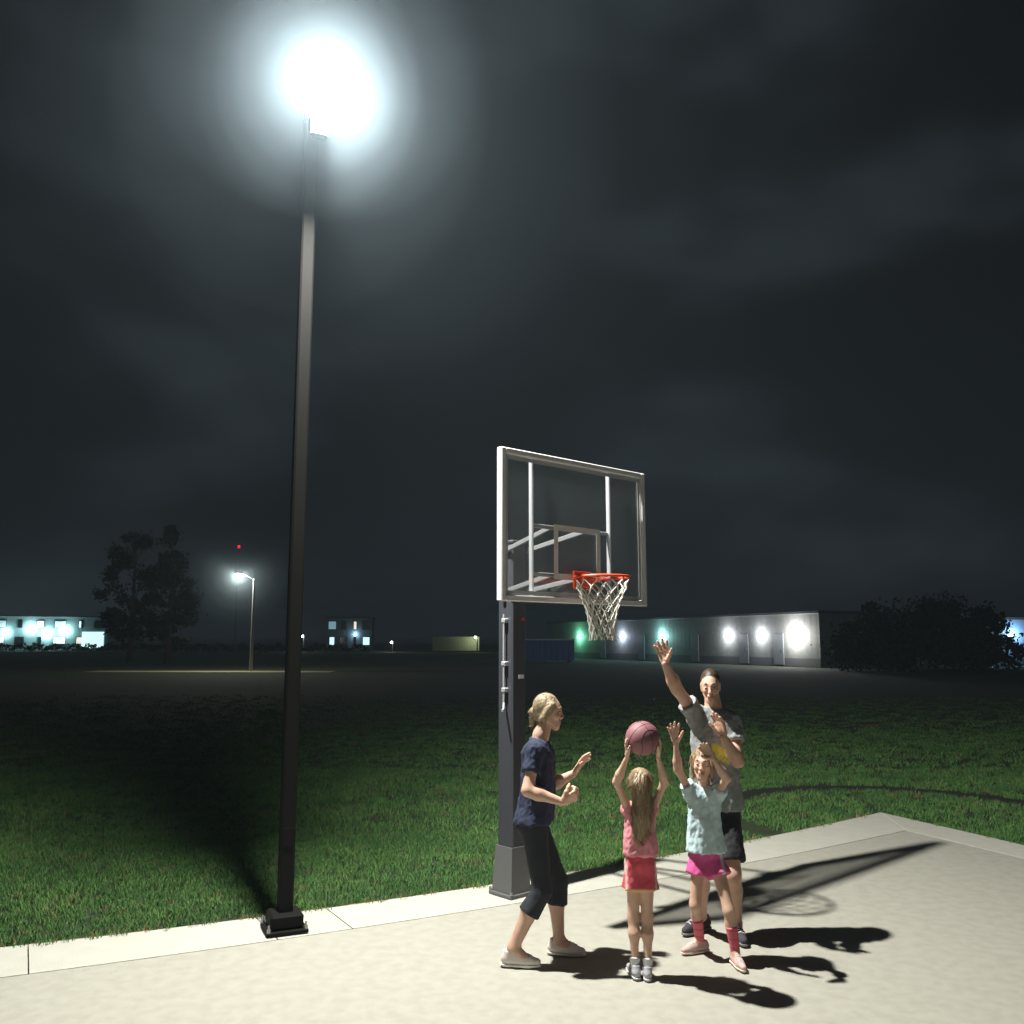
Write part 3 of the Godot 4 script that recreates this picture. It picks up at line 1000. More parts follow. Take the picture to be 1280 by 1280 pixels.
func hoop() -> void:
	var foot := Vector3(0.0, 0, -7.15)
	var o := thing("basketball_hoop", foot, "adjustable basketball hoop with glass backboard, red rim and dark steel post", "basketball hoop")
	# the board runs along u (away from the camera, to the right); n points over the court
	var u := Vector3(1.085, 0, -1.0).normalized()
	var n := Vector3(1.0, 0, 1.085).normalized()
	var mid := Vector3(0.485, 2.70, -6.70) - foot
	var W := 1.56
	var H := 1.07
	var board := Transform3D(Basis(u, Vector3.UP, n), mid)
	var face := Basis(Vector3.UP, atan2(n.x, n.z))
	# post
	var st := st_new()
	bx(st, Transform3D(face, Vector3(0, 1.34, 0)), Vector3(0.15, 2.62, 0.165), 0.012)
	done("post", st, mats.post, o)
	st = st_new()
	var a := Transform3D(face, Vector3.ZERO)
	var lower := [Vector3(-0.098, 0.03, -0.118), Vector3(0.098, 0.03, -0.118), Vector3(0.098, 0.03, 0.10), Vector3(-0.098, 0.03, 0.10)]
	var upper := [Vector3(-0.084, 0.36, -0.092), Vector3(0.084, 0.36, -0.092), Vector3(0.084, 0.36, 0.092), Vector3(-0.084, 0.36, 0.092)]
	for k in 4:
		var l := (k + 1) % 4
		quad(st, a * lower[k], a * lower[l], a * upper[l], a * upper[k], a * (lower[k] + lower[l]) * Vector3(1, 0, 1))
	quad(st, a * upper[0], a * upper[1], a * upper[2], a * upper[3], Vector3.UP)
	done("post_base", st, mats.post_base, o)
	st = st_new()
	bx(st, a * Transform3D(Basis(), Vector3(0, 0.016, -0.01)), Vector3(0.235, 0.026, 0.255), 0.005)
	done("base_plate", st, mats.post_base, o)
	for k in 4:
		st = st_new()
		var c := a * Vector3(0.107 * (1 if k & 1 else -1), 0.03, -0.01 + 0.117 * (1 if k & 2 else -1))
		tube(st, [c, c + Vector3(0, 0.022, 0)], 0.012, 6)
		done("anchor_bolt", st, mats.steel, o)
	st = st_new()
	bx(st, a * Transform3D(Basis(), Vector3(0, 2.665, 0)), Vector3(0.16, 0.03, 0.175), 0.01)
	done("post_cap", st, mats.post, o)
	# stickers on the side that looks at the camera
	for s in [[Vector3(0.02, 1.62, 0.084), Vector3(0.055, 0.030, 0.003), mats.sticker], [Vector3(0.045, 2.06, 0.084), Vector3(0.028, 0.024, 0.003), mats.red_sticker]]:
		st = st_new()
		bx(st, a * Transform3D(Basis(), s[0]), s[1])
		done("sticker", st, s[2], o)
	# backboard
	var board_root := Node3D.new()
	board_root.name = "backboard"
	o.add_child(board_root)
	board_root.transform = board
	var e := 0.042
	for s in [-1.0, 1.0]:
		st = st_new()
		bx(st, Transform3D(Basis(), Vector3(s * (W - e) / 2.0, 0, 0)), Vector3(e, H, 0.055), 0.006)
		done("frame", st, mats.aluminium, board_root)
		st = st_new()
		bx(st, Transform3D(Basis(), Vector3(0, s * (H - e) / 2.0, 0)), Vector3(W - 2.0 * e - 0.002, e, 0.053), 0.006)
		done("frame", st, mats.aluminium, board_root)
	var glass := BoxMesh.new()
	glass.size = Vector3(W - 2.0 * e - 0.002, H - 2.0 * e - 0.002, 0.010)
	put_mesh("glass_pane", glass, mats.glass, board_root)
	# white lines fired on the front of the glass: the border and the shooter's square
	st = st_new()
	var iw := W - 2.0 * e - 0.01
	var ih := H - 2.0 * e - 0.01
	for s in [-1.0, 1.0]:
		bx(st, Transform3D(Basis(), Vector3(s * (iw / 2.0 - 0.014), 0, 0.0065)), Vector3(0.028, ih, 0.002))
		bx(st, Transform3D(Basis(), Vector3(0, s * (ih / 2.0 - 0.014), 0.0065)), Vector3(iw - 0.058, 0.028, 0.002))
	done("border_line", st, mats.pale_line, board_root)
	st = st_new()
	var q := Vector2(0.50, 0.40)
	var q0 := Vector3(0, -0.165, 0.0065)
	for s in [-1.0, 1.0]:
		bx(st, Transform3D(Basis(), q0 + Vector3(s * (q.x - 0.042) / 2.0, 0, 0)), Vector3(0.042, q.y, 0.002))
		bx(st, Transform3D(Basis(), q0 + Vector3(0, s * (q.y - 0.042) / 2.0, 0)), Vector3(q.x - 0.086, 0.042, 0.002))
	done("target_square", st, mats.line, board_root)
	# struts behind the glass and the lift arms to the post
	for s in [-1.0, 1.0]:
		st = st_new()
		bx(st, Transform3D(Basis(), Vector3(s * 0.42, -0.01, -0.055)), Vector3(0.022, H - 0.06, 0.036), 0.005)
		done("strut", st, mats.steel_bright, o).transform = board
	for s in [[0.02, "upper"], [-0.33, "lower"]]:
		st = st_new()
		bx(st, Transform3D(Basis(), Vector3(0, s[0], -0.062)), Vector3(0.81, 0.028, 0.03), 0.005)
		done("cross_bar", st, mats.arm_metal, o).transform = board
	for side in [-1.0, 1.0]:
		for h in [[2.62, 0.0], [2.30, -0.35]]:
			st = st_new()
			var from: Vector3 = face * Vector3(side * 0.092, 0, 0.0) + Vector3(0, h[0] - 0.03, 0)
			var to: Vector3 = board * Vector3(side * 0.18 - 0.02, h[1] + 0.02, -0.09)
			bar(st, from, to, 0.020, 0.036, 0.004)
			done("lift_arm", st, mats.arm_metal, o)
			st = st_new()
			var pin: Vector3 = face * Vector3(side, 0, 0)
			tube(st, [from - pin * 0.02, from + pin * 0.035], 0.018, 8)
			done("pivot_bolt", st, mats.steel_bright, o)
	# the crank that raises and lowers the board, hung on the post's outer side
	st = st_new()
	var rod := face * Vector3(-0.105, 0, 0.02)
	tube(st, [rod + Vector3(0, 2.10, 0), rod + Vector3(0, 1.42, 0)], 0.008, 8)
	tube(st, [rod + Vector3(0, 1.42, 0), rod + Vector3(0, 1.38, 0) + face * Vector3(-0.03, 0, 0.03), rod + Vector3(0, 1.37, 0) + face * Vector3(-0.06, 0, 0.05)], 0.009, 8)
	done("crank_rod", st, mats.steel_bright, o)
	for y in [2.05, 1.72, 1.52]:
		st = st_new()
		bx(st, Transform3D(face, rod + Vector3(0, y, 0) + face * Vector3(0.012, 0, 0)), Vector3(0.05, 0.035, 0.04), 0.006)
		done("crank_bracket", st, mats.steel_bright, o)
	# rim, its bracket and the net
	var rc: Vector3 = board * Vector3(-0.005, -0.350, 0.245)
	var R := 0.195
	st = st_new()
	var pts := []
	for i in 40:
		pts.append(rc + Vector3(cos(TAU * i / 40.0), 0, sin(TAU * i / 40.0)) * R)
	tube(st, pts, 0.0105, 8, true)
	var rim := done("rim", st, mats.rim, o)
	for i in 12:
		st = st_new()
		var ang := TAU * (i + 0.5) / 12.0
		var c := rc + Vector3(cos(ang), 0, sin(ang)) * (R + 0.002) + Vector3(0, -0.014, 0)
		tube(st, [c + Vector3(0, 0.006, 0), c + Vector3(0, -0.012, 0)], 0.005, 6)
		done("net_hook", st, mats.rim, rim)
	st = st_new()
	bx(st, Transform3D(board.basis, board * Vector3(0.01, -0.365, 0.040)), Vector3(0.19, 0.135, 0.022), 0.005)
	bx(st, Transform3D(board.basis, board * Vector3(0.01, -0.350, 0.062)), Vector3(0.115, 0.030, 0.05), 0.004)
	bx(st, Transform3D(board.basis, board * Vector3(0.01, -0.385, 0.062)), Vector3(0.15, 0.06, 0.075), 0.006)
	for s in [-1.0, 1.0]:
		bar(st, board * Vector3(0.01 + s * 0.05, -0.395, 0.07), board * Vector3(0.01 + s * 0.11, -0.35, 0.16), 0.012, 0.012, 0.002)
	done("rim_bracket", st, mats.rim, o)
	st = st_new()
	var rings := [[0.0, 1.0], [-0.055, 0.93], [-0.115, 0.80], [-0.175, 0.66], [-0.235, 0.565], [-0.300, 0.50], [-0.365, 0.465], [-0.42, 0.475]]
	var rng := RandomNumberGenerator.new()
	rng.seed = 4
	var node_at := func(i: int, k: int) -> Vector3:
		var shift := 0.5 if i % 2 else 0.0
		var ang := TAU * (k + shift + 0.5) / 12.0
		var h := hash(i * 31 + (k % 12) * 7) % 100 / 100.0 - 0.5
		return rc + Vector3(cos(ang), 0, sin(ang)) * R * rings[i][1] * (1.0 + 0.10 * h) + Vector3(0, rings[i][0] - 0.022 + 0.016 * h, 0)
	for k in 12:
		for way in [0, -1]:
			for i in rings.size() - 1:
				# a strand zigzags between the two neighbouring knots of the next ring
				var k2: int = k + (way if i % 2 == 0 else way + 1)
				var p0: Vector3 = node_at.call(i, k)
				var p1: Vector3 = node_at.call(i + 1, k2)
				var sag := (p0 + p1) / 2.0 + (rc - p0) * Vector3(0.03, 0, 0.03)
				tube(st, [p0, sag, p1], 0.0048, 5)
	for i in range(1, rings.size()):
		for k in 12:
			var c: Vector3 = node_at.call(i, k)
			tube(st, [c + Vector3(0, 0.008, 0), c - Vector3(0, 0.008, 0)], 0.0078, 5)
	done("net", st, mats.net, o)


# ---------------------------------------------------------------- the ground
func edge_z(x: float) -> float:      # where the concrete ends and the grass begins
	return -(7.52 + 0.585 * x + 0.0304 * x * x)


func inner_z(x: float) -> float:     # where the edge strip meets the court
	return -(6.902 + 0.56 * x + 0.0215 * x * x)


func on_concrete(x: float, z: float) -> bool:
	if x < 4.107:
		return z > edge_z(x)
	return x < 4.107 + (z + 10.45) * 0.42 and z > -10.45


func ground() -> void:
	var st := st_new()
	var S := 460.0
	quad(st, Vector3(-S, -0.03, 20), Vector3(S, -0.03, 20), Vector3(S, -0.03, -S), Vector3(-S, -0.03, -S), Vector3.UP)
	tag(done("ground", st, mats.turf), "dark lawn stretching away from the court", "", "", "structure")
	# the court and its edge strip, panel by panel with open joints
	var court := Node3D.new()
	court.name = "court_pavement"
	add_child(court)
	tag(court, "pale concrete court with a lighter strip along the grass", "", "", "structure")
	var g := 0.0035
	var joints := [-6.2, -3.05, -1.77, -1.33, 1.30, 2.75, 4.107]
	for k in joints.size() - 1:
		var poly := PackedVector2Array()
		var x0: float = joints[k] + g
		var x1: float = joints[k + 1] - g
		for i in 9:
			var x := lerpf(x0, x1, i / 8.0)
			poly.append(Vector2(x, edge_z(x)))
		for i in 9:
			var x := lerpf(x1, x0, i / 8.0)
			# the joints run square to the strip
			var over := 0.27 if k < 5 else lerpf(-0.13, 0.27, (x1 - x) / (x1 - x0))
			poly.append(Vector2(x + over, inner_z(x + over) - g))
		st = st_new()
		slab(st, poly, -0.12, 0.0)
		done("strip_panel", st, mats.strip_a if k != 2 else mats.strip_b, court)
	# the court itself, and the strip that turns the corner down its right edge
	var r0 := Vector2(4.107, -10.45)
	var rd := Vector2(0.673, 1.6).normalized()
	var rn := Vector2(-rd.y, rd.x)
	var poly2 := PackedVector2Array([r0 + Vector2(0.27 + 0.005, 0.68), r0 + rd * 0.02 + Vector2(0.006, 0), r0 + rd * 9.0, r0 + rd * 9.0 + rn * 0.36, r0 + rd * 0.66 + rn * 0.36])
	poly2 = PackedVector2Array([r0 + rd * 0.006, r0 + rd * 9.0, r0 + rd * 9.0 + rn * 0.36, Vector2(3.98, inner_z(3.98) + 0.006)])
	st = st_new()
	slab(st, poly2, -0.12, 0.0)
	done("strip_panel", st, mats.strip_b, court)
	var poly3 := PackedVector2Array()
	for i in 33:
		var x := lerpf(-5.9, 3.975, i / 32.0)
		poly3.append(Vector2(x, inner_z(x) + g))
	poly3.append_array(PackedVector2Array([r0 + rd * 9.0 + rn * 0.367, Vector2(7.2, 3.0), Vector2(-5.9, 3.0)]))
	st = st_new()
	slab(st, poly3, -0.12, 0.0, 0.004)
	done("court_panel", st, mats.concrete, court)
	# a pale path far out on the lawn
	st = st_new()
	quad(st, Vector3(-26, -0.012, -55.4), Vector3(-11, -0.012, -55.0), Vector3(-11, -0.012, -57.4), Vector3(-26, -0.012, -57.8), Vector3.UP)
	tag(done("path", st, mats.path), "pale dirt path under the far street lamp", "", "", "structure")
	# a curved shadow painted as a dark ribbon on the lawn beyond the corner
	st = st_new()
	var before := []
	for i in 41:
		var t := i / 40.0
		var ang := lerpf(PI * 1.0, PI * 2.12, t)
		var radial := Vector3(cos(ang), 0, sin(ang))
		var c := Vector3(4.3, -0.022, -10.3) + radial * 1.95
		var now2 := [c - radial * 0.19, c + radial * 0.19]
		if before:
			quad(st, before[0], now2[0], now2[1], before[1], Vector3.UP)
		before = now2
	tag(done("shadow_arc", st, mats.shadow_tone), "curved shadow painted as a dark strip on the lawn beyond the court corner", "", "", "structure")
	# worn soil along the edge
	var rng := RandomNumberGenerator.new()
	rng.seed = 12
	var n := FastNoiseLite.new()
	n.seed = 3
	n.frequency = 1.3
	st = st_new()
	var last := []
	for i in 241:
		var x := lerpf(-6.2, 4.2, i / 240.0)
		var wide := maxf(0.015, 0.06 + 0.09 * n.get_noise_1d(x) + 0.05 * n.get_noise_1d(x * 6.0 + 40.0))
		var z := edge_z(x)
		var now := [Vector3(x, -0.020, z + 0.02), Vector3(x - 0.45 * wide, -0.020, z - wide)]
		if last:
			quad(st, last[0], now[0], now[1], last[1], Vector3.UP)
		last = now
	tag(done("soil_edge", st, mats.soil), "worn brown soil and dry clippings along the concrete edge", "", "", "structure")
	grass(rng)


func grass(rng: RandomNumberGenerator) -> void:
	var tufts := []
	for v in 3:
		var st := st_new()
		for b in 11:
			var at := Vector3(rng.randf_range(-0.03, 0.03), 0, rng.randf_range(-0.03, 0.03))
			var lean := Vector3(rng.randf_range(-1, 1), 0, rng.randf_range(-1, 1)) * 0.022
			var h := rng.randf_range(0.022, 0.046)
			var side := Vector3(1, 0, 0).rotated(Vector3.UP, rng.randf() * TAU) * 0.0021
			var midp := at + lean * 0.35 + Vector3(0, h * 0.6, 0)
			var out := side.cross(Vector3.UP)
			quad(st, at - side, at + side, midp + side * 0.8, midp - side * 0.8, out)
			tri(st, midp - side * 0.8, midp + side * 0.8, at + lean + Vector3(0, h, 0), out)
		tufts.append(st.commit())
	var patch := FastNoiseLite.new()
	patch.seed = 8
	patch.frequency = 0.9
	var fine := FastNoiseLite.new()
	fine.seed = 9
	fine.frequency = 3.5
	var lists := [[], [], []]
	var cols := [[], [], []]
	for zone in [[-9.5, 5.0, 620.0], [-14.0, -9.5, 200.0], [-20.0, -14.0, 60.0], [-34.0, -20.0, 24.0]]:
		var z0: float = zone[0]
		var z1: float = minf(zone[1], -4.6)
		var half := -z0 * 0.62 + 0.6
		var count := int((z1 - z0) * 2.0 * half * zone[2])
		var big := sqrt(620.0 / zone[2])
		for i in count:
			var x := rng.randf_range(-half, half)
			var z := rng.randf_range(z0, z1)
			if absf(x) > -z * 0.62 + 0.6 or on_concrete(x, z - 0.045):
				continue
			if z < -17.0 and rng.randf() < (-17.0 - z) / 16.0:
				continue
			if absf(Vector2(x - 4.3, z + 10.3).length() - 1.95) < 0.19:  # keeps tufts off the painted shadow ribbon
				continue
			var pn := patch.get_noise_2d(x, z)
			var fn := fine.get_noise_2d(x, z)
			var near_edge := x < 4.2 and edge_z(x) - z < 0.10 + 0.10 * fn
			if near_edge and rng.randf() < 0.5:
				continue
			var s := rng.randf_range(0.75, 1.2) * (1.0 + 0.25 * pn) * lerpf(1.0, big, 0.55)
			var c := Color(0.060, 0.172, 0.036).lerp(Color(0.105, 0.225, 0.052), clampf(0.5 + pn + 0.4 * fn, 0.0, 1.0)) * rng.randf_range(0.75, 1.2)
			if rng.randf() < (0.4 if near_edge else 0.03):
				c = Color(0.22, 0.17, 0.08)
			var v := i % 3
			lists[v].append(Transform3D(Basis(Vector3.UP, rng.randf() * TAU).scaled(Vector3(s * 1.15, minf(s, 1.25), s * 1.15)), Vector3(x, -0.008 if on_concrete(x, z + 0.01) else -0.03, z)))
			cols[v].append(c)
	var root := Node3D.new()
	root.name = "grass"
	add_child(root)
	tag(root, "mown green grass of the lawn beside the court", "grass", "", "stuff")
	for v in 3:
		var mm := MultiMesh.new()
		mm.transform_format = MultiMesh.TRANSFORM_3D
		mm.use_colors = true
		mm.mesh = tufts[v]
		mm.instance_count = lists[v].size()
		for i in lists[v].size():
			mm.set_instance_transform(i, lists[v][i])
			mm.set_instance_color(i, cols[v][i])
		var mi := MultiMeshInstance3D.new()
		mi.name = "grass_blades" if v == 0 else "grass_blades_%03d" % v
		mi.multimesh = mm
		mi.material_override = mats.blade
		mi.set_meta("kind", "stuff")
		root.add_child(mi)


# ---------------------------------------------------------------- far things
func wall_lamp(parent: Node3D, at: Vector3, out: Vector3, size: float, colour: Color, energy: float) -> void:
	var st := st_new()
	bx(st, frame(at + out * 0.03, out), Vector3(size * 0.8, size * 0.5, 0.06), 0.01)
	var box := done("wall_lamp", st, mats.dark_metal, parent)
	st = st_new()
	bx(st, frame(at + out * 0.085, out), Vector3(size, size * 0.7, 0.05), 0.012)
	done("lens", st, glow(colour.r, colour.g, colour.b, 40.0), box)
	lamp_light(parent, at + out * 0.45, colour, energy, 0.08)


func warehouse() -> void:
	# its long wall runs from its near right corner back to the left
	var a := Vector3(21.6, 0, -64.0)
	var b := Vector3(4.2, 0, -104.0)
	var L := a.distance_to(b)
	var u := (b - a).normalized()
	var out := u.cross(Vector3.UP)
	if out.z < 0.0: out = -out
	var o := thing("warehouse", a, "long low grey warehouse behind the hoop with a row of wall lamps", "building")
	var H := 3.75
	var depth := 14.0
	var st := st_new()
	var c := u * L / 2.0 - out * depth / 2.0
	bx(st, frame(c + Vector3(0, H / 2.0, 0), out), Vector3(L, H, depth), 0.0)
	done("wall", st, mats.siding, o)
	st = st_new()
	bx(st, frame(c + Vector3(0, H + 0.11, 0), out), Vector3(L + 0.5, 0.22, depth + 0.5), 0.03)
	done("roof", st, mats.roof, o)
	st = st_new()
	bx(st, frame(u * L / 2.0 + out * 0.012 + Vector3(0, 0.30, 0), out), Vector3(L, 0.60, 0.03), 0.0)
	done("plinth", st, mats.dark_wall, o)
	# ribs of the metal siding
	st = st_new()
	for i in int(L / 0.6):
		bx(st, frame(u * (0.3 + 0.6 * i) + out * 0.002 + Vector3(0, H / 2.0 + 0.30, 0), out), Vector3(0.05, H - 0.62, 0.006), 0.0)
	var ribs := done("siding_rib", st, mats.siding, o)
	ribs.set_meta("kind", "stuff")
	for s in [2.2, 6.3, 12.9, 21.5, 28.9]:
		st = st_new()
		bx(st, frame(u * (s + 2.1) + out * 0.055 + Vector3(0, 1.25, 0), out), Vector3(1.1, 2.3, 0.07), 0.01)
		var door := done("door", st, mats.door, o)
		st = st_new()
		bx(st, frame(u * (s + 1.7) + out * 0.11 + Vector3(0, 1.15, 0), out), Vector3(0.05, 0.2, 0.05), 0.01)
		done("handle", st, mats.steel, door)
	for s in [[2.4, 16.0, Color(1, 0.99, 0.97), 0.62], [6.3, 5.0, Color(0.97, 0.98, 1), 0.34], [10.4, 5.0, Color(0.97, 0.98, 1), 0.34], [20.1, 6.0, Color(0.72, 1, 0.98), 0.34], [27.2, 4.5, Color(0.85, 0.9, 1), 0.3], [36.1, 6.0, Color(0.55, 1, 0.78), 0.3]]:
		wall_lamp(o, u * s[0] + out * 0.05 + Vector3(0, 2.25, 0), out, s[3], s[2], s[1])


func far_block(called: String, label: String, at: Vector3, size: Vector3, turn: float, wall: Material, rows: int, per_row: int, lit: Array, group := "", win := Vector2(1.3, 1.3)) -> Node3D:
	var o := thing(called, at, label, "building", group, turn)
	var st := st_new()
	bx(st, Transform3D(Basis(), Vector3(0, size.y / 2.0, -size.z / 2.0)), size, 0.0)
	done("wall", st, wall, o)
	st = st_new()
	bx(st, Transform3D(Basis(), Vector3(0, size.y + 0.15, -size.z / 2.0)), size * Vector3(1, 0, 1) + Vector3(0.6, 0.3, 0.6), 0.05)
	done("roof", st, mats.roof, o)
	for r in rows:
		for k in per_row:
			var x := (k + 0.5) / per_row * size.x - size.x / 2.0
			var y := (r + 0.55) / rows * size.y
			var wide := win.x * (1.0 + 0.7 * sin(k * 2.3 + r))
			st = st_new()
			bx(st, Transform3D(Basis(), Vector3(x, y, 0.03)), Vector3(wide + 0.24, win.y + 0.24, 0.08), 0.0)
			var w := done("window", st, mats.dark_metal, o)
			st = st_new()
			bx(st, Transform3D(Basis(), Vector3(x, y, 0.08)), Vector3(wide, win.y, 0.04), 0.0)
			var on := lit.has(r * per_row + k)
			done("pane", st, [mats.lit_pane, mats.lit_pane_soft, mats.lit_pane_warm][(k * 2 + r) % 3] if on else mats.dark_pane, w)
	return o


func street_lamp(at: Vector3, h: float, arm: float, energy: float, label: String, colour: Color) -> void:
	var o := thing("street_lamp", at, label, "street lamp", "distant lamp posts")
	var st := st_new()
	tube(st, [Vector3.ZERO, Vector3(0, h * 0.5, 0), Vector3(0, h, 0)], [0.11, 0.09, 0.07], 8)
	done("pole", st, mats.pale_pole, o)
	st = st_new()
	tube(st, [Vector3(0, h - 0.08, 0), Vector3(arm * 0.5, h + 0.20, 0), Vector3(arm, h + 0.28, 0)], 0.04, 6)
	done("arm", st, mats.pale_pole, o)
	st = st_new()
	bx(st, Transform3D(Basis(), Vector3(arm, h + 0.34, 0)), Vector3(0.44, 0.10, 0.34), 0.02)
	done("lamp_head", st, mats.dark_metal, o)
	var sm := SphereMesh.new()
	sm.radius = 0.2
	sm.height = 0.4
	var lens := put_mesh("lamp_lens", sm, glow(colour.r, colour.g, colour.b, 25.0), o)
	lens.position = Vector3(arm, h + 0.14, 0)
	lamp_light(o, Vector3(arm, h + 0.14, 0), colour, energy, 0.1)
	if energy > 15.0:
		for r in [0.6, 1.0, 1.5, 2.2, 3.0]:
			var fv := FogVolume.new()
			fv.name = numbered("lamp_glow_mist", self)
			fv.shape = RenderingServer.FOG_VOLUME_SHAPE_ELLIPSOID
			fv.size = Vector3.ONE * 2.0 * r
			var fm := FogMaterial.new()
			fm.density = 0.010 / (r + 0.5)
			fm.albedo = fog_colour
			fv.material = fm
			add_child(fv)
			fv.position = at + Vector3(arm, h + 0.14, 0)
			tag(fv, "mist glowing round the far street lamp head", "mist", "mist round the far lamp", "stuff")


func tree(at: Vector3, h: float, wide: float, label: String, seed_: int, called := "tree") -> void:
	var o := thing(called, at, label, "tree", "dark trees beyond the lawn")
	var rng := RandomNumberGenerator.new()
	rng.seed = seed_
	var st := st_new()
	tube(st, [Vector3(0, -0.05, 0), Vector3(0.05, h * 0.35, 0), Vector3(-0.05, h * 0.92, 0)], [0.022 * h, 0.015 * h, 0.02], 8)
	for k in 9:
		var y := h * (0.18 + 0.07 * k)
		var ang := rng.randf() * TAU
		var r := wide * 0.40 * (1.0 - k * 0.06)
		tube(st, [Vector3(0, y, 0), Vector3(cos(ang) * r * 0.5, y + 0.10 * h, sin(ang) * r * 0.5), Vector3(cos(ang) * r, y + 0.14 * h, sin(ang) * r)], [0.05, 0.035, 0.015], 5)
	done("trunk", st, mats.bark, o)
	st = st_new()
	var clumps := []
	for k in 42:
		var t := rng.randf()
		var ang := rng.randf() * TAU
		var env := sin(PI * clampf(0.15 + 0.85 * t, 0, 1)) * 0.5 + 0.12
		var r := wide * env * sqrt(rng.randf()) * 0.92
		clumps.append([Vector3(cos(ang) * r, h * (0.12 + 0.80 * t * rng.randf_range(0.75, 1.12)), sin(ang) * r), rng.randf_range(0.25, 0.85) * wide * 0.21])
	for c in clumps:
		for i in 150:
			var dv: Vector3 = Vector3(rng.randfn(), rng.randfn() * 0.8, rng.randfn()) * c[1] * 0.6
			var p: Vector3 = c[0] + dv
			var s := rng.randf_range(0.10, 0.24)
			var x := Vector3(rng.randfn(), rng.randfn(), rng.randfn()).normalized()
			var y := x.cross(Vector3(rng.randfn(), rng.randfn(), rng.randfn())).normalized()
			var out := x.cross(y)
			quad(st, p - x * s, p - y * s * 0.5, p + x * s, p + y * s * 0.5, out)
	var crown := done("crown", st, mats.leaves, o)
	crown.set_meta("kind", "stuff")


func hedge(a: Vector3, b: Vector3, h: float, label: String, seed_: int) -> void:
	var rng := RandomNumberGenerator.new()
	rng.seed = seed_
	var st := st_new()
	var L := a.distance_to(b)
	for i in int(L * 75.0):
		var p := a.lerp(b, rng.randf()) + Vector3(rng.randf_range(-0.7, 0.7), 0, rng.randf_range(-0.7, 0.7))
		var top := h * (0.8 + 0.25 * sin(p.x * 1.7 + p.z) + 0.12 * sin(p.x * 5.1))
		p.y = top * sqrt(rng.randf())
		var s := rng.randf_range(0.12, 0.26)
		var x := Vector3(rng.randfn(), rng.randfn(), rng.randfn()).normalized()
		var y := x.cross(Vector3(rng.randfn(), rng.randfn(), rng.randfn())).normalized()
		quad(st, p - x * s, p - y * s * 0.6, p + x * s, p + y * s * 0.6, x.cross(y))
	tag(done("hedge", st, mats.leaves), label, "hedge", "", "stuff")


func container(called: String, label: String, at: Vector3, size: Vector3, turn: float, m: Material, rail: Material, category: String) -> Node3D:
	var o := thing(called, at, label, category, "", turn)
	var st := st_new()
	bx(st, Transform3D(Basis(), Vector3(0, size.y / 2.0 + 0.15, 0)), size, 0.03)
	done("body", st, m, o)
	for k in int(size.x / 0.5):
		st = st_new()
		bx(st, Transform3D(Basis(), Vector3(-size.x / 2.0 + 0.25 + 0.5 * k, size.y / 2.0 + 0.15, size.z / 2.0 + 0.02)), Vector3(0.10, size.y - 0.2, 0.05), 0.01)
		done("rib", st, m, o)
	st = st_new()
	bx(st, Transform3D(Basis(), Vector3(0, size.y + 0.19, 0)), Vector3(size.x + 0.06, 0.10, size.z + 0.06), 0.02)
	done("top_rail", st, rail, o)
	for s in [-1.0, 1.0]:
		st = st_new()
		bx(st, Transform3D(Basis(), Vector3(s * (size.x / 2.0 - 0.4), 0.075, 0)), Vector3(0.3, 0.15, size.z * 0.9), 0.02)
		done("skid", st, mats.dark_metal, o)
	return o


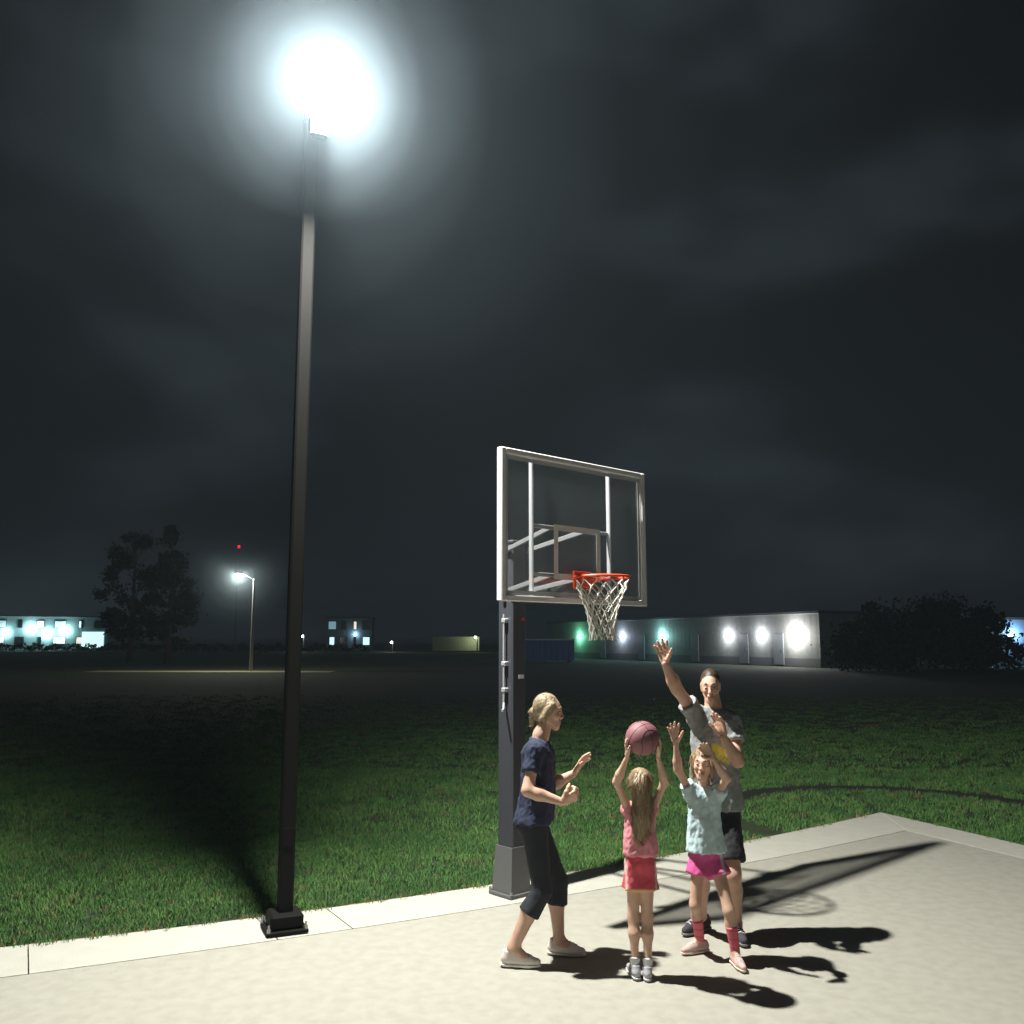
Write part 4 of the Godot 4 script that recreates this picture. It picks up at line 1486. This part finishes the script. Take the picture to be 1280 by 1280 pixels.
func far_things() -> void:
	warehouse()
	var o := container("container", "blue metal container with a pale top rail, left of the warehouse", Vector3(2.75, 0, -80), Vector3(5.2, 1.75, 2.2), 0.05, mats.blue, mats.pale_metal, "container")
	o = container("trailer", "pale boxy trailer parked on the dark lawn left of the hoop post", Vector3(-9.2, 0, -150), Vector3(7.6, 2.2, 2.4), 0.06, mats.pale_metal, mats.pale_metal, "trailer")
	street_lamp(Vector3(-5.6, 0, -147), 2.2, -0.3, 2.2, "short lamp glowing yellow-green at the trailer's right end", Color(0.93, 1.0, 0.76))
	street_lamp(Vector3(-16.25, 0, -57), 5.75, -1.0, 30.0, "slim street lamp with glowing head, alone on the far lawn left of the court lamp", Color(1.0, 0.99, 0.93))
	street_lamp(Vector3(-34.2, 0, -150), 2.4, -0.3, 7.0, "small white lamp just right of the court lamp's pole", Color(0.95, 0.98, 1.0))
	street_lamp(Vector3(-19.6, 0, -150), 1.4, -0.2, 4.0, "small low white lamp left of the pale trailer", Color(0.98, 0.98, 1.0))
	o = far_block("office_building", "low pale cyan-lit building with bright windows at the left edge", Vector3(-100, 0, -185), Vector3(33, 6.6, 14), 0.45, mats.cyan_wall, 2, 9, [3, 6, 7, 12, 14, 15, 16], "far lit buildings")
	for s in [[-9.0, 3.9, 16.0], [-2.5, 3.4, 12.0], [2.0, 4.2, 18.0], [5.0, 3.2, 18.0], [8.3, 3.8, 18.0]]:
		wall_lamp(o, Vector3(s[0], s[1], 0.12), Vector3(0, 0, 1), 0.9, Color(0.82, 1.0, 1.0), s[2])
	var dst := st_new()
	bx(dst, Transform3D(Basis(), Vector3(13.6, 1.9, 0.10)), Vector3(4.2, 3.4, 0.06), 0.0)
	done("loading_door", dst, mats.lit_pane, o)
	o = far_block("office_block", "small dim bluish building with two lit windows between court lamp and hoop", Vector3(-32.5, 0, -182), Vector3(9.0, 6.2, 8), 0.1, mats.cyan_wall, 2, 4, [0, 3, 4, 6], "far lit buildings", Vector2(0.9, 1.5))
	wall_lamp(o, Vector3(1.2, 3.0, 0.12), Vector3(0, 0, 1), 0.4, Color(0.75, 0.88, 1.0), 1.6)
	o = far_block("shed", "dark shed with one bluish lamp at the right edge", Vector3(39.5, 0, -70), Vector3(6.0, 3.4, 6), -0.3, mats.blue_wall, 1, 2, [], "far lit buildings", Vector2(0.9, 0.9))
	wall_lamp(o, Vector3(-1.15, 2.3, 0.12), Vector3(0, 0, 1), 0.34, Color(0.70, 0.86, 1.0), 7.0)
	# the radio mast's red light above the far lamp
	var mast := thing("radio_mast", Vector3(-41.0, 0, -135), "thin radio mast with a red beacon above the far street lamp", "mast")
	var st := st_new()
	tube(st, [Vector3.ZERO, Vector3(0, 15.6, 0)], [0.10, 0.04], 6)
	done("pole", st, mats.dark_metal, mast)
	st = st_new()
	tube(st, [Vector3(0, 15.6, 0), Vector3(0, 15.95, 0)], 0.16, 8)
	done("beacon", st, glow(1.0, 0.06, 0.05, 3.0), mast)
	tree(Vector3(-32.6, 0, -78), 12.4, 4.6, "tall dark tree, left one of the pair beside the far street lamp", 21)
	tree(Vector3(-29.0, 0, -77), 11.6, 4.2, "tall dark tree, right one of the pair beside the far street lamp", 22)
	tree(Vector3(23.2, 0, -58), 3.9, 5.4, "dark bushy tree against the warehouse's right end", 23)
	tree(Vector3(27.8, 0, -60), 4.5, 6.6, "tallest dark bushy tree right of the warehouse", 24)
	tree(Vector3(32.0, 0, -62), 4.0, 4.8, "dark bushy tree beside the shed at the right edge", 25)
	hedge(Vector3(-112, 0, -160), Vector3(-22, 0, -140), 1.25, "dark hedge in front of the far left buildings", 31)


# ---------------------------------------------------------------- the scene
func _ready() -> void:
	var cam := Camera3D.new()
	cam.name = "camera"
	cam.position = Vector3(0, 1.9, 0)
	cam.rotation_degrees = Vector3(8.07, 0, 0)
	cam.fov = 59.1
	cam.near = 0.1
	cam.far = 900.0
	add_child(cam)
	var env := Environment.new()
	var sky_m := ProceduralSkyMaterial.new()
	sky_m.sky_top_color = lin(0.0022, 0.0030, 0.0037)
	sky_m.sky_horizon_color = lin(0.0085, 0.0112, 0.0134)
	sky_m.sky_curve = 0.2
	sky_m.ground_bottom_color = lin(0.004, 0.005, 0.006)
	sky_m.ground_horizon_color = lin(0.008, 0.010, 0.012)
	sky_m.sky_cover = noise_tex(0.009, [[0.0, Color(0, 0, 0, 0)], [0.35, Color(0.05, 0.05, 0.06, 0.0)], [0.7, Color(0.15, 0.175, 0.195, 0.6)], [1.0, Color(0.20, 0.225, 0.245, 0.9)]], 77, 1024, 4)
	sky_m.sky_cover_modulate = Color(1, 1, 1, 0.68)
	var sky := Sky.new()
	sky.sky_material = sky_m
	env.background_mode = Environment.BG_SKY
	env.sky = sky
	env.tonemap_mode = Environment.TONE_MAPPER_LINEAR
	env.tonemap_exposure = 1.0
	env.fog_enabled = true
	env.fog_density = 0.0010
	env.fog_light_color = fog_colour
	env.volumetric_fog_enabled = true
	env.volumetric_fog_density = 0.0
	env.sdfgi_enabled = true
	env.ssao_enabled = true
	env.ssil_enabled = true
	var we := WorldEnvironment.new()
	we.name = "world"
	we.environment = env
	add_child(we)
	make_materials()
	ground()
	far_things()
	hoop()
	court_lamp()
	man()
	guard_girl()
	ball_girl()
	woman()


func make_materials() -> void:
	mats.concrete = mottled([[0.0, lin(0.325, 0.318, 0.268)], [0.5, lin(0.36, 0.353, 0.298)], [1.0, lin(0.39, 0.383, 0.326)]], 0.04, 0.40, 1, 0.9, 0.12, 0.25)
	mats.strip_a = mottled([[0.0, lin(0.45, 0.445, 0.385)], [1.0, lin(0.50, 0.495, 0.43)]], 0.015, 0.6, 2, 0.9, 0.12, 0.25)
	mats.strip_b = mottled([[0.0, lin(0.43, 0.425, 0.365)], [1.0, lin(0.49, 0.485, 0.42)]], 0.02, 0.6, 3, 0.9, 0.12, 0.25)
	mats.turf = mottled([[0.0, lin(0.010, 0.022, 0.006)], [0.6, lin(0.019, 0.036, 0.010)], [1.0, lin(0.030, 0.038, 0.014)]], 0.03, 0.35, 4, 0.95)
	mats.soil = mottled([[0.0, lin(0.12, 0.085, 0.045)], [1.0, lin(0.26, 0.20, 0.11)]], 0.06, 1.5, 5, 0.95, 0.6, 0.2)
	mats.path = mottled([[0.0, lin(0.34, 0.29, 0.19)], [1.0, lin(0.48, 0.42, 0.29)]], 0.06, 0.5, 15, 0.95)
	mats.shadow_tone = plain(0.012, 0.011, 0.008, 0.95)  # near-black colour of the shadow painted on the lawn
	mats.blade = painted(0.75)
	mats.blade.backlight_enabled = true
	mats.blade.backlight = Color(0.25, 0.25, 0.25)
	mats.skin = painted(0.5)
	mats.skin.subsurf_scatter_enabled = true
	mats.skin.subsurf_scatter_strength = 0.08
	mats.cloth = painted(0.85)
	mats.cloth.uv1_triplanar = true
	mats.cloth.uv1_scale = Vector3.ONE * 2.6
	mats.cloth.heightmap_enabled = true
	mats.cloth.heightmap_scale = 0.22
	mats.cloth.heightmap_texture = noise_tex(0.016, [], 71, 256, 3)
	mats.hair = painted(0.5)
	mats.eye = painted(0.2)
	mats.ball = mottled([[0.0, lin(0.22, 0.085, 0.10)], [1.0, lin(0.30, 0.125, 0.14)]], 0.1, 4.0, 6, 0.6, 0.1, 0.4)
	mats.seam = plain(0.03, 0.02, 0.025, 0.7)
	mats.bronze = plain(0.0100, 0.0096, 0.0088, 0.7)
	mats.bronze.metallic_specular = 0.2
	mats.post = plain(0.040, 0.043, 0.052, 0.5)
	mats.post_base = plain(0.11, 0.112, 0.115, 0.55)
	mats.steel = plain(0.35, 0.35, 0.36, 0.4, 0.9)
	mats.steel_bright = plain(0.55, 0.57, 0.60, 0.35, 0.5)
	mats.arm_metal = plain(0.16, 0.165, 0.17, 0.5)
	mats.aluminium = plain(0.70, 0.70, 0.69, 0.5, 0.0)
	mats.glass = StandardMaterial3D.new()
	mats.glass.transparency = BaseMaterial3D.TRANSPARENCY_ALPHA
	mats.glass.albedo_color = Color(0.9, 0.95, 0.95, 0.06)
	mats.glass.roughness = 0.05
	mats.line = plain(0.80, 0.80, 0.78, 0.6)
	mats.pale_line = plain(0.45, 0.46, 0.46, 0.6)
	mats.rim = plain(0.68, 0.075, 0.025, 0.4)
	mats.net = plain(0.62, 0.61, 0.55, 0.9)
	mats.sticker = plain(0.6, 0.6, 0.6, 0.5)
	mats.red_sticker = plain(0.5, 0.03, 0.03, 0.5)
	mats.siding = mottled([[0.0, lin(0.17, 0.18, 0.175)], [1.0, lin(0.24, 0.25, 0.245)]], 0.02, 0.2, 7, 0.7)
	mats.dark_wall = plain(0.10, 0.10, 0.11, 0.8)
	mats.roof = plain(0.08, 0.08, 0.085, 0.7)
	mats.door = plain(0.16, 0.18, 0.20, 0.6)
	mats.dark_metal = plain(0.04, 0.04, 0.045, 0.5)
	mats.pale_pole = plain(0.30, 0.30, 0.29, 0.5)
	mats.pale_metal = plain(0.46, 0.45, 0.40, 0.6)
	mats.blue = plain(0.05, 0.09, 0.22, 0.5)
	mats.blue_wall = plain(0.16, 0.22, 0.30, 0.7)
	mats.cyan_wall = plain(0.30, 0.42, 0.44, 0.8)
	mats.lit_pane = glow(0.80, 0.97, 1.0, 1.4)
	mats.lit_pane_soft = glow(0.55, 0.75, 0.80, 0.6)
	mats.lit_pane_warm = glow(1.0, 0.93, 0.85, 1.0)
	mats.dark_pane = plain(0.02, 0.025, 0.03, 0.15)
	mats.bark = plain(0.05, 0.04, 0.03, 0.9)
	mats.leaves = plain(0.010, 0.015, 0.008, 0.95)
